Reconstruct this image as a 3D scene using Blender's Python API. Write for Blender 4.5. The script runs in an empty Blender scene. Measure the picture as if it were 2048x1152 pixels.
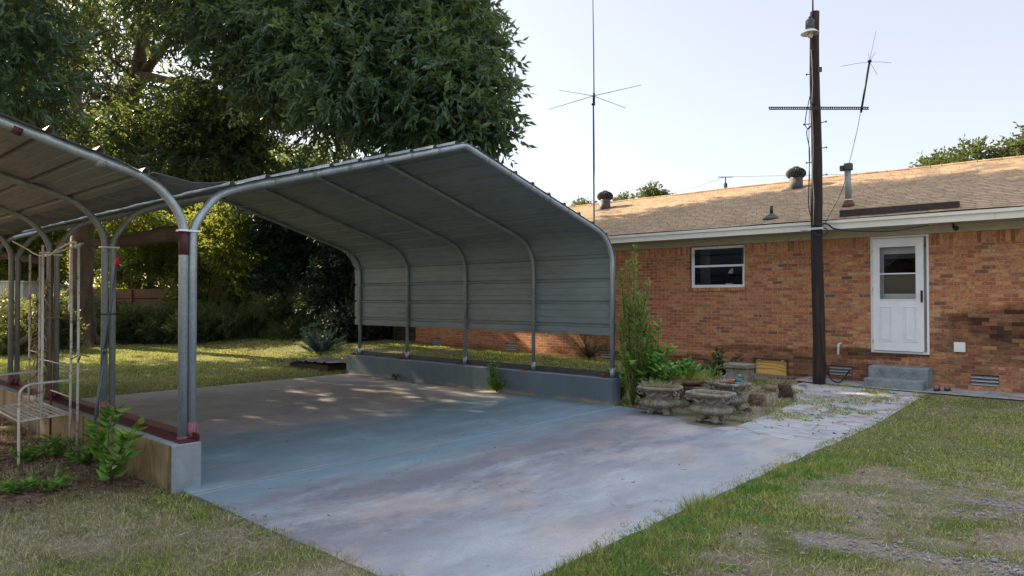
import bpy, math, random
import numpy as np
from mathutils import Vector
random.seed(7); RNG = np.random.default_rng(11)
S = bpy.context.scene
COL = S.collection
# ---------------------------------------------------------------- camera, sky, sun, exposure
H = 1.67; TH = math.radians(42.1); PIT = math.radians(0.86); FPX = 1400.0
cam = bpy.data.cameras.new('camera'); co = bpy.data.objects.new('camera', cam); COL.objects.link(co)
co.location = (0, 0, H); co.rotation_euler = (math.radians(90) + PIT, 0, TH)
cam.sensor_width = 36; cam.lens = 36 * FPX / 2048; cam.clip_end = 2000; cam.clip_start = 0.05
S.camera = co
SUN_EL = 30.0; SX, SY = -0.986, -0.165                      # horizontal direction towards the sun
w = bpy.data.worlds.new('World'); S.world = w; w.use_nodes = True
nt = w.node_tree; bg = nt.nodes['Background']; bg.inputs[1].default_value = 0.15
sky = nt.nodes.new('ShaderNodeTexSky'); sky.sky_type = 'NISHITA'; sky.sun_disc = False
sky.sun_elevation = math.radians(SUN_EL); sky.sun_rotation = math.atan2(SX, SY)
sky.air_density = 1.0; sky.dust_density = 2.2; sky.ozone_density = 1.6; sky.altitude = 50
# hazy morning sky: the clear Nishita sky washed out by an even veil of high haze
hz = nt.nodes.new('ShaderNodeMixRGB'); hz.blend_type = 'MULTIPLY'; hz.inputs[0].default_value = 1; hz.inputs[2].default_value = (.30, .30, .30, 1)
ha = nt.nodes.new('ShaderNodeMixRGB'); ha.blend_type = 'ADD'; ha.inputs[0].default_value = 1; ha.inputs[2].default_value = (.93, .80, .70, 1)
# the veil is thinner towards the horizon in front and brighter overhead
gtc = nt.nodes.new('ShaderNodeTexCoord'); gs = nt.nodes.new('ShaderNodeSeparateXYZ'); gm = nt.nodes.new('ShaderNodeMapRange'); gm.inputs['From Min'].default_value = .42; gm.inputs['From Max'].default_value = .95; gm.inputs['To Min'].default_value = 0.0; gm.inputs['To Max'].default_value = 1.0
gv_ = nt.nodes.new('ShaderNodeMixRGB'); gv_.inputs[1].default_value = (.90, .79, .70, 1); gv_.inputs[2].default_value = (2.5, 2.75, 3.1, 1)
nt.links.new(gtc.outputs['Generated'], gs.inputs[0]); nt.links.new(gs.outputs[2], gm.inputs['Value']); nt.links.new(gm.outputs[0], gv_.inputs[0]); nt.links.new(gv_.outputs[0], ha.inputs[2])
nt.links.new(sky.outputs[0], hz.inputs[1]); nt.links.new(hz.outputs[0], ha.inputs[1]); nt.links.new(ha.outputs[0], bg.inputs[0])
sl = bpy.data.lights.new('sun', 'SUN'); sl.energy = 5.0; sl.angle = math.radians(0.5); sl.color = (1.0, 0.80, 0.55)
so = bpy.data.objects.new('sun', sl); COL.objects.link(so)
ce = math.cos(math.radians(SUN_EL)); so.location = (-30, -10, 30)
so.rotation_euler = Vector((SX * ce, SY * ce, math.sin(math.radians(SUN_EL)))).to_track_quat('Z', 'Y').to_euler()
S.view_settings.view_transform = 'Standard'; S.view_settings.look = 'None'
S.view_settings.exposure = 1.90; S.view_settings.gamma = 1
S.render.engine = 'CYCLES'; S.cycles.max_bounces = 6; S.cycles.transparent_max_bounces = 6

# ---------------------------------------------------------------- pixel of the photograph -> point in the yard
def ray(px, py):
    x = (px - 1024) / FPX; z = -(py - 576) / FPX
    y2 = math.cos(PIT) - z * math.sin(PIT); z2 = math.sin(PIT) + z * math.cos(PIT)
    return (x * math.cos(TH) - y2 * math.sin(TH), x * math.sin(TH) + y2 * math.cos(TH), z2)
def hit(px, py, ax, v):
    r = ray(px, py); o = (0, 0, H); t = (v - o[ax]) / r[ax]
    return Vector([o[i] + t * r[i] for i in range(3)])
def gp(px, py, z=0.0): return hit(px, py, 2, z)
def wp(px, py, Y): return hit(px, py, 1, Y)
def at(px, py, d):
    r = ray(px, py); return Vector((r[0] * d, r[1] * d, H + r[2] * d))

# ---------------------------------------------------------------- materials
def newmat(name):
    m = bpy.data.materials.new(name); m.use_nodes = True
    t = m.node_tree; t.nodes.clear()
    out = t.nodes.new('ShaderNodeOutputMaterial'); b = t.nodes.new('ShaderNodeBsdfPrincipled')
    t.links.new(b.outputs[0], out.inputs[0]); return m, t, b, out
class NB:
    """tiny node builder"""
    def __init__(s, t): s.t = t; s.tc = t.nodes.new('ShaderNodeTexCoord').outputs['Object']
    def N(s, typ, ins=None, **kw):
        n = s.t.nodes.new('ShaderNode' + typ)
        for k, v in kw.items(): setattr(n, k, v)
        for k, v in (ins or {}).items():
            if isinstance(v, bpy.types.NodeSocket): s.t.links.new(v, n.inputs[k])
            else: n.inputs[k].default_value = v
        return n
    def noise(s, scale, detail=4, rough=.6, vec=None, dist=0, out=0):
        return s.N('TexNoise', {'Vector': vec or s.tc, 'Scale': scale, 'Detail': detail, 'Roughness': rough, 'Distortion': dist}).outputs[out]
    def map(s, scale=(1, 1, 1), loc=(0, 0, 0), rot=(0, 0, 0)):
        return s.N('Mapping', {'Vector': s.tc, 'Scale': scale, 'Location': loc, 'Rotation': rot}).outputs[0]
    def ramp(s, fac, stops, interp='LINEAR'):
        n = s.N('ValToRGB', {'Fac': fac}); r = n.color_ramp; r.interpolation = interp
        while len(r.elements) < len(stops): r.elements.new(.5)
        for e, (p, c) in zip(r.elements, stops):
            e.position = p; e.color = (c, c, c, 1) if isinstance(c, (int, float)) else (*c, 1)
        return n.outputs[0]
    def mix(s, f, a, b, typ='MIX'):
        n = s.N('MixRGB', {'Fac': f}, blend_type=typ)
        for k, v in ((1, a), (2, b)):
            if isinstance(v, bpy.types.NodeSocket): s.t.links.new(v, n.inputs[k])
            else: n.inputs[k].default_value = (*v, 1)
        return n.outputs[0]
    def math(s, op, a, b=0.0, c=0.0):
        n = s.N('Math', {0: a, 1: b, 2: c}, operation=op); return n.outputs[0]
    def xyz(s, v=None):
        n = s.N('SeparateXYZ', {0: v or s.tc}); return n.outputs
    def comb(s, x, y, z=0.0): return s.N('CombineXYZ', {0: x, 1: y, 2: z}).outputs[0]
    def bump(s, h, strength, dist, b, prev=None):
        ins = {'Height': h, 'Strength': strength, 'Distance': dist}
        if prev: ins['Normal'] = prev
        n = s.N('Bump', ins); s.t.links.new(n.outputs[0], b.inputs['Normal']); return n.outputs[0]
    def blob(s, cx, cz, rx, rz, wob=.5, axes=(0, 2), soft=.35, scale=2.5):
        """a stain with its own ragged outline, centred at (cx, cz) in the surface"""
        o = s.xyz(); dx = s.math('DIVIDE', s.math('SUBTRACT', o[axes[0]], cx), rx); dz = s.math('DIVIDE', s.math('SUBTRACT', o[axes[1]], cz), rz)
        r = s.math('SQRT', s.math('ADD', s.math('MULTIPLY', dx, dx), s.math('MULTIPLY', dz, dz)))
        r = s.math('ADD', r, s.math('MULTIPLY', s.math('SUBTRACT', s.noise(scale, 6, .65), .5), wob * 2))
        return s.ramp(r, [(max(0, 1 - soft) * .7, 1.0), (min(1, .7 * (1 + soft)), 0.0)]) if False else s.N('MapRange', {'Value': r, 'From Min': 1 - soft, 'From Max': 1 + soft, 'To Min': 1.0, 'To Max': 0.0}).outputs[0]

def mott(name, c1, c2, scale=6, rough=.8, bump=.3, bd=.01, metal=0, stretch=(1, 1, 1), c3=None, bscale=None, spec=.4, lo=.35, hi=.65, grain=.35):
    m, t, b, out = newmat(name); n = NB(t); v = n.map(stretch)
    f = n.noise(scale, 8, .65, v)
    st = [(lo, c1), (hi, c2)] if c3 is None else [(lo, c1), ((lo + hi) / 2, c2), (hi, c3)]
    c = n.ramp(f, st)
    g = n.noise(scale * 9, 3, .6, v)
    c = n.mix(grain, c, n.ramp(g, [(.3, tuple(x * .6 for x in c1)), (.7, tuple(min(1, x * 1.25) for x in c2))]))
    t.links.new(c, b.inputs['Base Color'])
    b.inputs['Roughness'].default_value = rough; b.inputs['Metallic'].default_value = metal; b.inputs['Specular IOR Level'].default_value = spec
    n.bump(n.noise(bscale or scale * 5, 6, .7, v), bump, bd, b); return m

M = {}
M['galv'] = mott('galvanised_steel', (.27, .32, .36), (.42, .48, .53), 9, .40, .12, .002, .45, (1, 1, .35))
M['galv_dull'] = mott('dull_galvanised_steel', (.19, .215, .21), (.32, .35, .35), 8, .5, .15, .002, .3, (1, 1, .3))
M['sheet'] = mott('painted_steel_sheet', (.145, .19, .20), (.215, .265, .28), 1.3, .55, .22, .03, 0, (.3, 1, 1), spec=.35, bscale=1.6, grain=.2)
M['sheet_left'] = mott('weathered_steel_sheet', (.125, .145, .155), (.19, .21, .215), 3.0, .6, .08, .003, 0, (.3, 1, 1))
M['red_paint'] = mott('red_oxide_paint', (.045, .010, .014), (.10, .022, .026), 14, .6, .4, .003)
M['pink_paint'] = mott('faded_red_paint', (.16, .05, .055), (.32, .14, .15), 14, .7, .4, .003)
M['conifer'] = None
M['rust'] = mott('rusty_steel', (.09, .035, .02), (.20, .08, .04), 30, .85, .5, .002)
M['rusty_white'] = mott('rusting_white_paint', (.20, .09, .05), (.68, .67, .63), 11, .6, .5, .002, 0, lo=.36, hi=.46)
M['white'] = mott('white_paint', (.72, .73, .75), (.82, .82, .83), 3, .45, .05, .001, grain=.07)
M['white_trim'] = mott('cream_white_trim', (.64, .63, .56), (.74, .72, .64), 3, .55, .1, .002, 0, (.3, 1, 1), grain=.12)
M['tan_trim'] = mott('tan_painted_board', (.40, .37, .28), (.48, .44, .34), 3, .65, .12, .002, 0, (.3, 1, 1))
M['dark'] = mott('void_shade', (.004, .004, .005), (.012, .012, .014), 3, .9, 0)  # near-black stands in for the shade inside rooms, vents, rotors and shoes
M['black'] = mott('black_plastic', (.010, .010, .013), (.022, .022, .026), 12, .45, .1, .001)
M['bluemetal'] = mott('blue_black_metal', (.005, .009, .014), (.012, .018, .026), 12, .5, .1, .001)
M['alu'] = mott('aluminium', (.42, .44, .46), (.56, .58, .60), 20, .4, .05, .001, .6)
M['grey_metal'] = mott('weathered_grey_metal', (.045, .043, .043), (.085, .08, .076), 8, .65, .2, .002, .1)
M['pole'] = mott('creosoted_pole_wood', (.008, .006, .007), (.032, .020, .018), 9, .85, .9, .012, 0, (1, 1, .06), c3=(.085, .05, .036), lo=.3, hi=.72)
M['wood'] = mott('weathered_dark_wood', (.035, .022, .016), (.10, .07, .05), 10, .9, .9, .01, 0, (.1, 1, 1))
M['bark'] = mott('oak_bark', (.06, .042, .03), (.22, .155, .115), 5, .95, 1.0, .05, 0, (1, 1, .22), bscale=11)
M['twig'] = mott('brown_stem', (.05, .035, .02), (.11, .075, .04), 20, .9, .3, .003)
M['greenstem'] = mott('green_stem', (.06, .08, .02), (.12, .10, .04), 20, .8, .3, .003)
M['curb'] = mott('grey_painted_concrete', (.15, .175, .19), (.21, .24, .255), 3, .8, .5, .006, c3=(.24, .255, .26))
M['urn'] = mott('lichened_cast_stone', (.09, .078, .055), (.24, .215, .17), 11, .95, .8, .008, c3=(.34, .315, .265))
M['terra'] = mott('mossy_terracotta', (.09, .045, .03), (.22, .12, .085), 10, .95, .7, .006)
M['soil'] = mott('dry_soil', (.05, .03, .018), (.12, .08, .05), 18, .95, .8, .01)
M['rockb'] = mott('brown_sandstone', (.06, .04, .032), (.17, .115, .08), 5, .95, .9, .02, c3=(.34, .25, .16))
M['rockg'] = mott('grey_fieldstone', (.10, .095, .11), (.24, .23, .25), 5, .95, .9, .02)
M['darkrock'] = mott('dark_red_rock', (.035, .02, .018), (.11, .065, .05), 5, .95, .9, .02)
M['step'] = mott('chipped_painted_step', (.10, .10, .09), (.20, .235, .25), 5, .8, .7, .006, c3=(.29, .325, .335), lo=.28, hi=.62)
M['ply'] = None
M['redplastic'] = mott('red_plastic', (.45, .01, .02), (.55, .02, .03), 12, .4, .05, .001)
M['poleblue'] = mott('blue_grey_metal_tube', (.07, .085, .12), (.13, .15, .19), 16, .4, .1, .001, .4)
M['pvc'] = mott('white_plastic', (.62, .62, .60), (.72, .72, .70), 20, .4, .05, .001)
M['yellow'] = mott('pale_yellow_glass', (.55, .50, .25), (.65, .6, .35), 9, .4, .05, .001)
M['blueb'] = mott('blue_plastic', (.02, .12, .28), (.03, .18, .38), 9, .35, .05, .001)
M['curtain'] = mott('grey_curtain', (.09, .09, .085), (.16, .16, .15), 6, .9, .3, .01, 0, (6, 1, .2))
M['shedw'] = mott('white_corrugated_metal', (.50, .53, .58), (.62, .65, .70), 4, .6, .2, .01)
M['fencew'] = mott('brown_fence_board', (.10, .05, .03), (.22, .12, .07), 6, .9, .6, .01, 0, (3, 3, .3))
M['shoe'] = mott('tan_suede', (.16, .10, .055), (.26, .17, .10), 20, .9, .4, .003)
M['bluestone'] = mott('teal_ceramic', (.05, .16, .17), (.12, .25, .25), 20, .5, .2, .002)
M['redcer'] = mott('faded_red_ceramic', (.30, .09, .08), (.42, .16, .14), 20, .5, .2, .002)
M['asphaltboard'] = mott('dark_brown_board', (.030, .022, .022), (.055, .042, .042), 14, .9, .5, .003)
M['lampglass'] = mott('pale_lamp_glass', (.55, .52, .45), (.65, .62, .55), 10, .2, .02, .001)

def curbleft_mat():
    m, t, b, out = newmat('ochre_stained_curb'); n = NB(t); o = n.xyz()
    och = n.ramp(n.noise(2.2, 6), [(.3, (.22, .15, .06)), (.7, (.36, .27, .13))])
    drip = n.noise(3.2, 6, .72, n.map((1.5, 1, .30)), .8)
    och = n.mix(n.ramp(drip, [(.47, 0), (.60, .85)]), och, (.06, .05, .035))
    och = n.mix(n.ramp(n.noise(3, 6, .7), [(.50, 0), (.66, .65)]), och, (.16, .14, .11))
    spl = n.N('MapRange', {'Value': n.math('ADD', o[2], n.math('MULTIPLY', n.noise(5, 6, .7), .3)), 'From Min': .13, 'From Max': .28, 'To Min': .75, 'To Max': 0.0}).outputs[0]
    och = n.mix(spl, och, (.075, .06, .04))
    gry = n.ramp(n.noise(7, 8, .7), [(.3, (.17, .20, .225)), (.7, (.28, .31, .335))])
    gry = n.mix(n.ramp(n.noise(3.5, 6, .7), [(.62, 0), (.66, .8)]), gry, (.42, .38, .28))
    c = n.mix(n.math('GREATER_THAN', o[1], -.118), och, gry)
    t.links.new(c, b.inputs['Base Color']); b.inputs['Roughness'].default_value = .9
    n.bump(n.noise(22, 7, .7), .5, .008, b); return m
M['curb_left'] = curbleft_mat()
def curbright_mat():
    m, t, b, out = newmat('grey_blue_curb_paint'); n = NB(t); o = n.xyz()
    g = n.ramp(n.noise(1.6, 6), [(.3, (.09, .13, .155)), (.7, (.14, .185, .215))])
    low = n.N('MapRange', {'Value': n.math('ADD', o[2], n.math('MULTIPLY', n.noise(4, 6, .7), .22)), 'From Min': .14, 'From Max': .19, 'To Min': 1.0, 'To Max': 0.0}).outputs[0]
    g = n.mix(n.math('MULTIPLY', low, n.ramp(n.noise(1.1, 3), [(.42, 0), (.55, 1)])), g, (.30, .24, .14))
    g = n.mix(n.ramp(n.noise(3.3, 4, .6, n.map((1, 1, .1))), [(.58, 0), (.75, .5)]), g, (.07, .07, .065))
    t.links.new(g, b.inputs['Base Color']); b.inputs['Roughness'].default_value = .85
    n.bump(n.noise(22, 7, .7), .4, .006, b); return m
M['curb_right'] = curbright_mat()

def brick_mat(name, soldier=False, dx=0.0):
    m, t, b, out = newmat(name); n = NB(t); o = n.xyz()
    bw, bh = .2025, .0675
    if soldier: u = n.math('DIVIDE', o[0], bh); v = n.math('DIVIDE', n.math('SUBTRACT', o[2], 2.60), .21)
    else:
        v = n.math('DIVIDE', o[2], bh); row = n.math('FLOOR', v)
        u = n.math('DIVIDE', n.math('ADD', o[0], dx), bw); u = n.math('ADD', u, n.math('MULTIPLY', n.math('MODULO', row, 2.0), .5))
    jit = n.noise(9, 2); u = n.math('ADD', u, n.math('MULTIPLY', n.math('SUBTRACT', jit, .5), .05)); 
    cu = n.math('FLOOR', u); cv = n.math('FLOOR', v)
    wn = n.N('TexWhiteNoise', {'Vector': n.comb(cu, cv)}, noise_dimensions='2D').outputs
    wn2 = n.N('TexWhiteNoise', {'Vector': n.comb(cv, cu)}, noise_dimensions='2D').outputs[0]
    fu = n.math('FRACT', u); fv = n.math('FRACT', v)
    mu = (.075 if soldier else .034); mv = (.03 if soldier else .09)
    eu = n.math('SUBTRACT', .5, n.math('ABSOLUTE', n.math('SUBTRACT', fu, .5)))
    ev = n.math('SUBTRACT', .5, n.math('ABSOLUTE', n.math('SUBTRACT', fv, .5)))
    e = n.math('MINIMUM', n.math('DIVIDE', eu, mu), n.math('DIVIDE', ev, mv))
    e = n.math('ADD', e, n.math('MULTIPLY', n.math('SUBTRACT', n.noise(60, 3), .5), .8))
    br = n.N('MapRange', {'Value': e, 'From Min': .75, 'From Max': 1.25}).outputs[0]
    c = n.ramp(wn[0], [(0, (.34, .115, .06)), (.14, (.44, .17, .08)), (.36, (.50, .215, .095)), (.62, (.55, .26, .115)), (.80, (.53, .29, .14)), (.90, (.36, .13, .07)), (.97, (.18, .09, .07))], 'CONSTANT')
    # flashed faces: darker marks inside single bricks
    vv = n.N('VectorMath', {0: n.tc, 1: n.N('VectorMath', {0: wn[1], 'Scale': 7.0}, operation='SCALE').outputs[0]}, operation='ADD').outputs[0]
    spot = n.noise(14, 5, .65, vv)
    c = n.mix(n.ramp(spot, [(.50, 0), (.60, .85)]), c, (.30, .095, .06))
    c = n.mix(n.ramp(n.noise(22, 5, .7, vv), [(.54, 0), (.66, .6)]), c, (.64, .40, .23))
    c = n.mix(n.math('MULTIPLY', n.math('GREATER_THAN', wn2, .975), .65), c, (.09, .06, .055))
    mort = n.ramp(n.noise(8, 4), [(.3, (.34, .24, .15)), (.7, (.52, .40, .27))])
    if not soldier: c = n.mix(n.N('MapRange', {'Value': n.math('ADD', o[0], n.math('MULTIPLY', n.noise(.4, 3), 3.0)), 'From Min': -2.5, 'From Max': -7.0, 'To Min': 0.0, 'To Max': .35}).outputs[0], c, (.36, .115, .06))
    col = n.mix(br, mort, c)
    if not soldier:                                              # damp and soot stains with their own outlines
        st = None
        for (cx, cz, rx, rz, k) in [(-1.25, 1.22, 1.25, .34, .93), (-1.7, .88, 1.1, .34, .62), (-2.3, .45, .5, .25, .5), (-4.1, .64, .9, .12, .72), (-5.9, .62, 1.2, .09, .55),
                                    (-4.9, .30, 1.6, .30, .62), (-8.9, .30, 2.3, .22, .75), (-6.9, .25, 1.2, .18, .5), (-14, .25, 3, .15, .4), (-9.4, .75, .9, .45, .3), (-.5, .35, 1.8, .25, .3)]:
            s_ = n.math('MULTIPLY', n.blob(cx, cz, rx, rz, .55, soft=.22, scale=3.4), k)
            st = s_ if st is None else n.math('MAXIMUM', st, s_)
        st = n.math('MULTIPLY', st, n.ramp(wn2, [(0, .5), (.6, 1.0)]))
        col = n.mix(st, col, (.035, .022, .014))
    t.links.new(col, b.inputs['Base Color']); b.inputs['Roughness'].default_value = .9; b.inputs['Specular IOR Level'].default_value = .2
    hgt = n.math('ADD', br, n.math('MULTIPLY', n.noise(45, 5, .7), .35)); hgt = n.math('ADD', hgt, n.math('MULTIPLY', wn2, .25))
    n.bump(hgt, .9, .012, b); return m
M['brick'] = brick_mat('orange_brick'); M['brick_soldier'] = brick_mat('upright_brick', True)

def shingle_mat():
    m, t, b, out = newmat('asphalt_shingle'); n = NB(t); o = n.xyz()
    RH = .14
    v = n.math('DIVIDE', n.math('MULTIPLY', o[1], 1.063), RH); row = n.math('FLOOR', v); fv = n.math('FRACT', v)
    rr = n.N('TexWhiteNoise', {'W': row}, noise_dimensions='1D').outputs[0]
    u = n.math('DIVIDE', o[0], .22); u = n.math('ADD', u, n.math('MULTIPLY', rr, 3.7))
    u = n.math('ADD', u, n.math('MULTIPLY', fv, .30))
    cu = n.math('FLOOR', u); fu = n.math('FRACT', u)
    wn = n.N('TexWhiteNoise', {'Vector': n.comb(cu, row)}, noise_dimensions='2D').outputs[0]
    c = n.ramp(wn, [(0, (.24, .17, .11)), (.3, (.32, .23, .14)), (.7, (.40, .29, .175)), (1, (.46, .34, .205))])
    g = n.noise(160, 3, .7)
    c = n.mix(.45, c, n.ramp(g, [(.3, (.12, .08, .06)), (.7, (.48, .34, .22))]))
    c = n.mix(n.ramp(n.noise(1.2, 5), [(.5, 0), (.8, .35)]), c, (.12, .085, .07))
    line = n.math('MAXIMUM', n.math('LESS_THAN', fv, .10), n.math('MULTIPLY', n.math('LESS_THAN', fu, .07), n.math('GREATER_THAN', wn, .3)))
    c = n.mix(n.math('MULTIPLY', line, .72), c, (.035, .022, .018))
    t.links.new(c, b.inputs['Base Color']); b.inputs['Roughness'].default_value = .95; b.inputs['Specular IOR Level'].default_value = .2
    h = n.math('ADD', n.math('MULTIPLY', n.math('SUBTRACT', 1.0, line), .6), n.math('MULTIPLY', g, .3)); n.bump(h, .5, .006, b); return m
M['shingle'] = shingle_mat()

def slab_mat():
    m, t, b, out = newmat('stained_concrete_slab'); n = NB(t); o = n.xyz()
    wob = n.math('ADD', n.math('MULTIPLY', n.math('SUBTRACT', n.noise(.55, 6, .62, n.map((1, .6, 1), (2, 7, 0))), .5), 3.0), n.math('MULTIPLY', n.math('SUBTRACT', n.noise(4, 6, .7), .5), .5))
    dj = n.math('ADD', n.math('ADD', o[0], 6.02), wob)                     # metres from the joint, with a ragged edge
    mr = lambda v, a, b, c=0.0, d=1.0: n.N('MapRange', {'Value': v, 'From Min': a, 'From Max': b, 'To Min': c, 'To Max': d}).outputs[0]
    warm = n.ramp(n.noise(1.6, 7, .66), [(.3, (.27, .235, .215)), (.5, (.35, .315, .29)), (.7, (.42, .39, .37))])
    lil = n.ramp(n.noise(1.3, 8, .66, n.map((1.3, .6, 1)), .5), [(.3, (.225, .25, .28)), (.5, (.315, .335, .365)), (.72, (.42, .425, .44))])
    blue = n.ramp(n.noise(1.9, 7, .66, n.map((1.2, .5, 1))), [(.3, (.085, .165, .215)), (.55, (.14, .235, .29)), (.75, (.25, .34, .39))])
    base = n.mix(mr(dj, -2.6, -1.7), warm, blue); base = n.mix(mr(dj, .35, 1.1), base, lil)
    st = n.noise(.9, 9, .70, n.map((1.5, .55, 1), (3, 1, 0), (0, 0, .12)), .25)
    st = n.math('ADD', st, n.math('MULTIPLY', n.math('SUBTRACT', n.noise(16, 6, .75), .5), .22))
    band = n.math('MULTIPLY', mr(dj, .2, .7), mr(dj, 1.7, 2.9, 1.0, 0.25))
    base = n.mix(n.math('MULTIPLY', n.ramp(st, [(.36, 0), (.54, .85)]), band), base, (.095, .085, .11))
    base = n.mix(n.math('MULTIPLY', n.ramp(n.noise(1.4, 7, .7, n.map((1.5, .6, 1), (13, 2, 0))), [(.50, 0), (.62, .6)]), mr(dj, -4, 2.5, .35, 1.0)), base, (.17, .14, .155))
    tan = n.math('ADD', n.noise(1.1, 7, .68, n.map((1.2, .7, 1), (9, 4, 2)), .2), n.math('MULTIPLY', n.math('SUBTRACT', n.noise(18, 6, .75), .5), .20))
    base = n.mix(n.math('MULTIPLY', n.ramp(tan, [(.48, 0), (.66, .60)]), mr(dj, .4, 1.6)), base, (.43, .325, .26))
    sc = n.noise(2.6, 8, .75, n.map((3.0, .7, 1), (0, 0, 0), (0, 0, .25)))
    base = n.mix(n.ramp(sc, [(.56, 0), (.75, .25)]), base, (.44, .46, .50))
    base = n.mix(n.ramp(n.noise(70, 3, .7), [(.52, 0), (.72, .6)]), base, (.12, .12, .13))
    jd = n.math('ABSOLUTE', n.math('ADD', o[0], 6.02)); jd = n.math('ADD', jd, n.math('MULTIPLY', n.noise(6, 5, .7), .05))
    base = n.mix(n.N('MapRange', {'Value': jd, 'From Min': .05, 'From Max': .10, 'To Min': .32, 'To Max': 0.0}).outputs[0], base, (.30, .44, .50))
    wv = n.N('VectorMath', {0: n.map((.24, .19, 1), (2.3, 5.1, 0)), 1: n.N('VectorMath', {0: n.noise(2.5, 5, .6, out=1), 'Scale': .28}, operation='SCALE').outputs[0]}, operation='ADD').outputs[0]
    crack = n.N('TexVoronoi', {'Vector': wv, 'Scale': 1.0}, feature='DISTANCE_TO_EDGE').outputs[0]
    cm = n.math('MULTIPLY', n.math('LESS_THAN', crack, .0016), n.ramp(n.noise(.7, 2), [(.42, 0), (.5, .7)]))
    base = n.mix(cm, base, (.06, .055, .05))
    base = n.mix(n.math('MULTIPLY', n.math('GREATER_THAN', n.noise(5.5, 2, .5, n.map((1, 1, 1), (7, 7, 7))), .74), .6), base, (.09, .08, .08))
    grain = n.noise(190, 2, .8); base = n.mix(.15, base, n.ramp(grain, [(.3, (.12, .13, .14)), (.7, (.62, .62, .63))]))
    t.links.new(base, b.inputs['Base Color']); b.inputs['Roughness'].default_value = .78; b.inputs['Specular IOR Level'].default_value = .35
    p = n.bump(n.noise(35, 6, .75), .35, .004, b); n.bump(n.noise(2.5, 4), .25, .02, b, p); return m
M['slab'] = slab_mat()
def path_mat():
    m, t, b, out = newmat('flagstone_path'); n = NB(t)
    c = n.ramp(n.noise(1.6, 7, .65), [(.3, (.27, .265, .29)), (.55, (.38, .365, .37)), (.75, (.46, .42, .38))])
    c = n.mix(n.ramp(n.noise(3.5, 7, .7, n.map((.5, 2.2, 1))), [(.52, 0), (.62, .7)]), c, (.17, .15, .16))
    c = n.mix(n.ramp(n.noise(2.3, 5, .6, n.map((1, 1, 1), (4, 8, 0))), [(.57, 0), (.64, .7)]), c, (.26, .16, .10))
    c = n.mix(n.ramp(n.noise(1.5, 5, .6, n.map((1, 1, 1), (14, 8, 0))), [(.55, 0), (.65, .4)]), c, (.22, .30, .34))
    cr = n.N('TexVoronoi', {'Vector': n.map((1.3, 2.0, 1)), 'Scale': 1.1}, feature='DISTANCE_TO_EDGE').outputs[0]
    c = n.mix(n.ramp(cr, [(0, .7), (.03, 0)]), c, (.12, .10, .08))
    t.links.new(c, b.inputs['Base Color']); b.inputs['Roughness'].default_value = .85
    p = n.bump(n.noise(28, 6, .75), .6, .006, b); n.bump(cr, .3, .01, b, p); return m
M['path'] = path_mat()
def attr_mat(name, stops, transl=.35, rough=.55, spec=.4, mixc=None, dry=None, emis=0):
    m, t, b, out = newmat(name); n = NB(t)
    a = n.N('Attribute', None, attribute_name='rnd', attribute_type='GEOMETRY')
    c = n.ramp(a.outputs['Fac'], stops)
    if dry:
        d = n.N('Attribute', None, attribute_name='dry', attribute_type='GEOMETRY').outputs['Fac']
        c2 = n.ramp(a.outputs['Fac'], dry); c = n.mix(d, c, c2)
    t.links.new(c, b.inputs['Base Color']); b.inputs['Roughness'].default_value = rough; b.inputs['Specular IOR Level'].default_value = spec
    tr = n.N('BsdfTranslucent', {'Color': n.mix(.5, c, mixc or (.16, .20, .02))})
    mx = n.N('MixShader', {0: transl, 1: b.outputs[0], 2: tr.outputs[0]}); t.links.new(mx.outputs[0], out.inputs[0]); return m
M['oak'] = attr_mat('oak_leaf', [(0, (.022, .062, .040)), (.5, (.048, .105, .060)), (.85, (.105, .165, .065)), (1, (.21, .23, .07))], .42, .38, .6, (.28, .32, .03))
M['back'] = attr_mat('sunlit_leaf', [(0, (.03, .06, .015)), (.5, (.065, .10, .02)), (1, (.13, .15, .035))], .52, .6, .3, (.36, .40, .05))
M['hedge'] = attr_mat('hedge_leaf', [(0, (.022, .05, .032)), (.6, (.05, .09, .04)), (1, (.13, .16, .06))], .45, .4, .6, (.34, .34, .05))
M['far'] = attr_mat('distant_leaf', [(0, (.035, .055, .02)), (.6, (.075, .095, .035)), (1, (.14, .14, .06))], .35, .7, .2)
M['weed'] = attr_mat('weed_leaf', [(0, (.07, .18, .03)), (.6, (.15, .33, .05)), (1, (.28, .46, .085))], .4, .5, .4, (.22, .34, .03))
M['willow'] = attr_mat('narrow_leaf', [(0, (.14, .19, .05)), (.6, (.28, .35, .09)), (1, (.46, .52, .16))], .4, .6, .3, (.24, .30, .05))
M['conifer'] = attr_mat('conifer_leaf', [(0, (.008, .022, .018)), (.6, (.018, .04, .028)), (1, (.045, .07, .045))], .12, .6, .3, (.05, .08, .03))
M['juniper'] = attr_mat('blue_green_needle', [(0, (.02, .06, .055)), (.6, (.05, .11, .10)), (1, (.14, .19, .17))], .25, .6, .3, (.07, .16, .12))
M['grass'] = attr_mat('grass_blade', [(0, (.10, .13, .03)), (.45, (.27, .31, .075)), (1, (.58, .58, .20))], .35, .6, .2, (.25, .28, .05),
                      dry=[(0, (.13, .10, .06)), (.45, (.33, .275, .17)), (1, (.64, .56, .38))])
M['straw'] = attr_mat('dead_grass', [(0, (.13, .095, .06)), (.4, (.28, .22, .14)), (1, (.62, .54, .38))], .25, .8, .2, (.3, .24, .12))
M['litter'] = attr_mat('fallen_leaf', [(0, (.07, .03, .018)), (.5, (.16, .075, .045)), (1, (.28, .17, .10))], .15, .8, .2, (.25, .12, .05))
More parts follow.
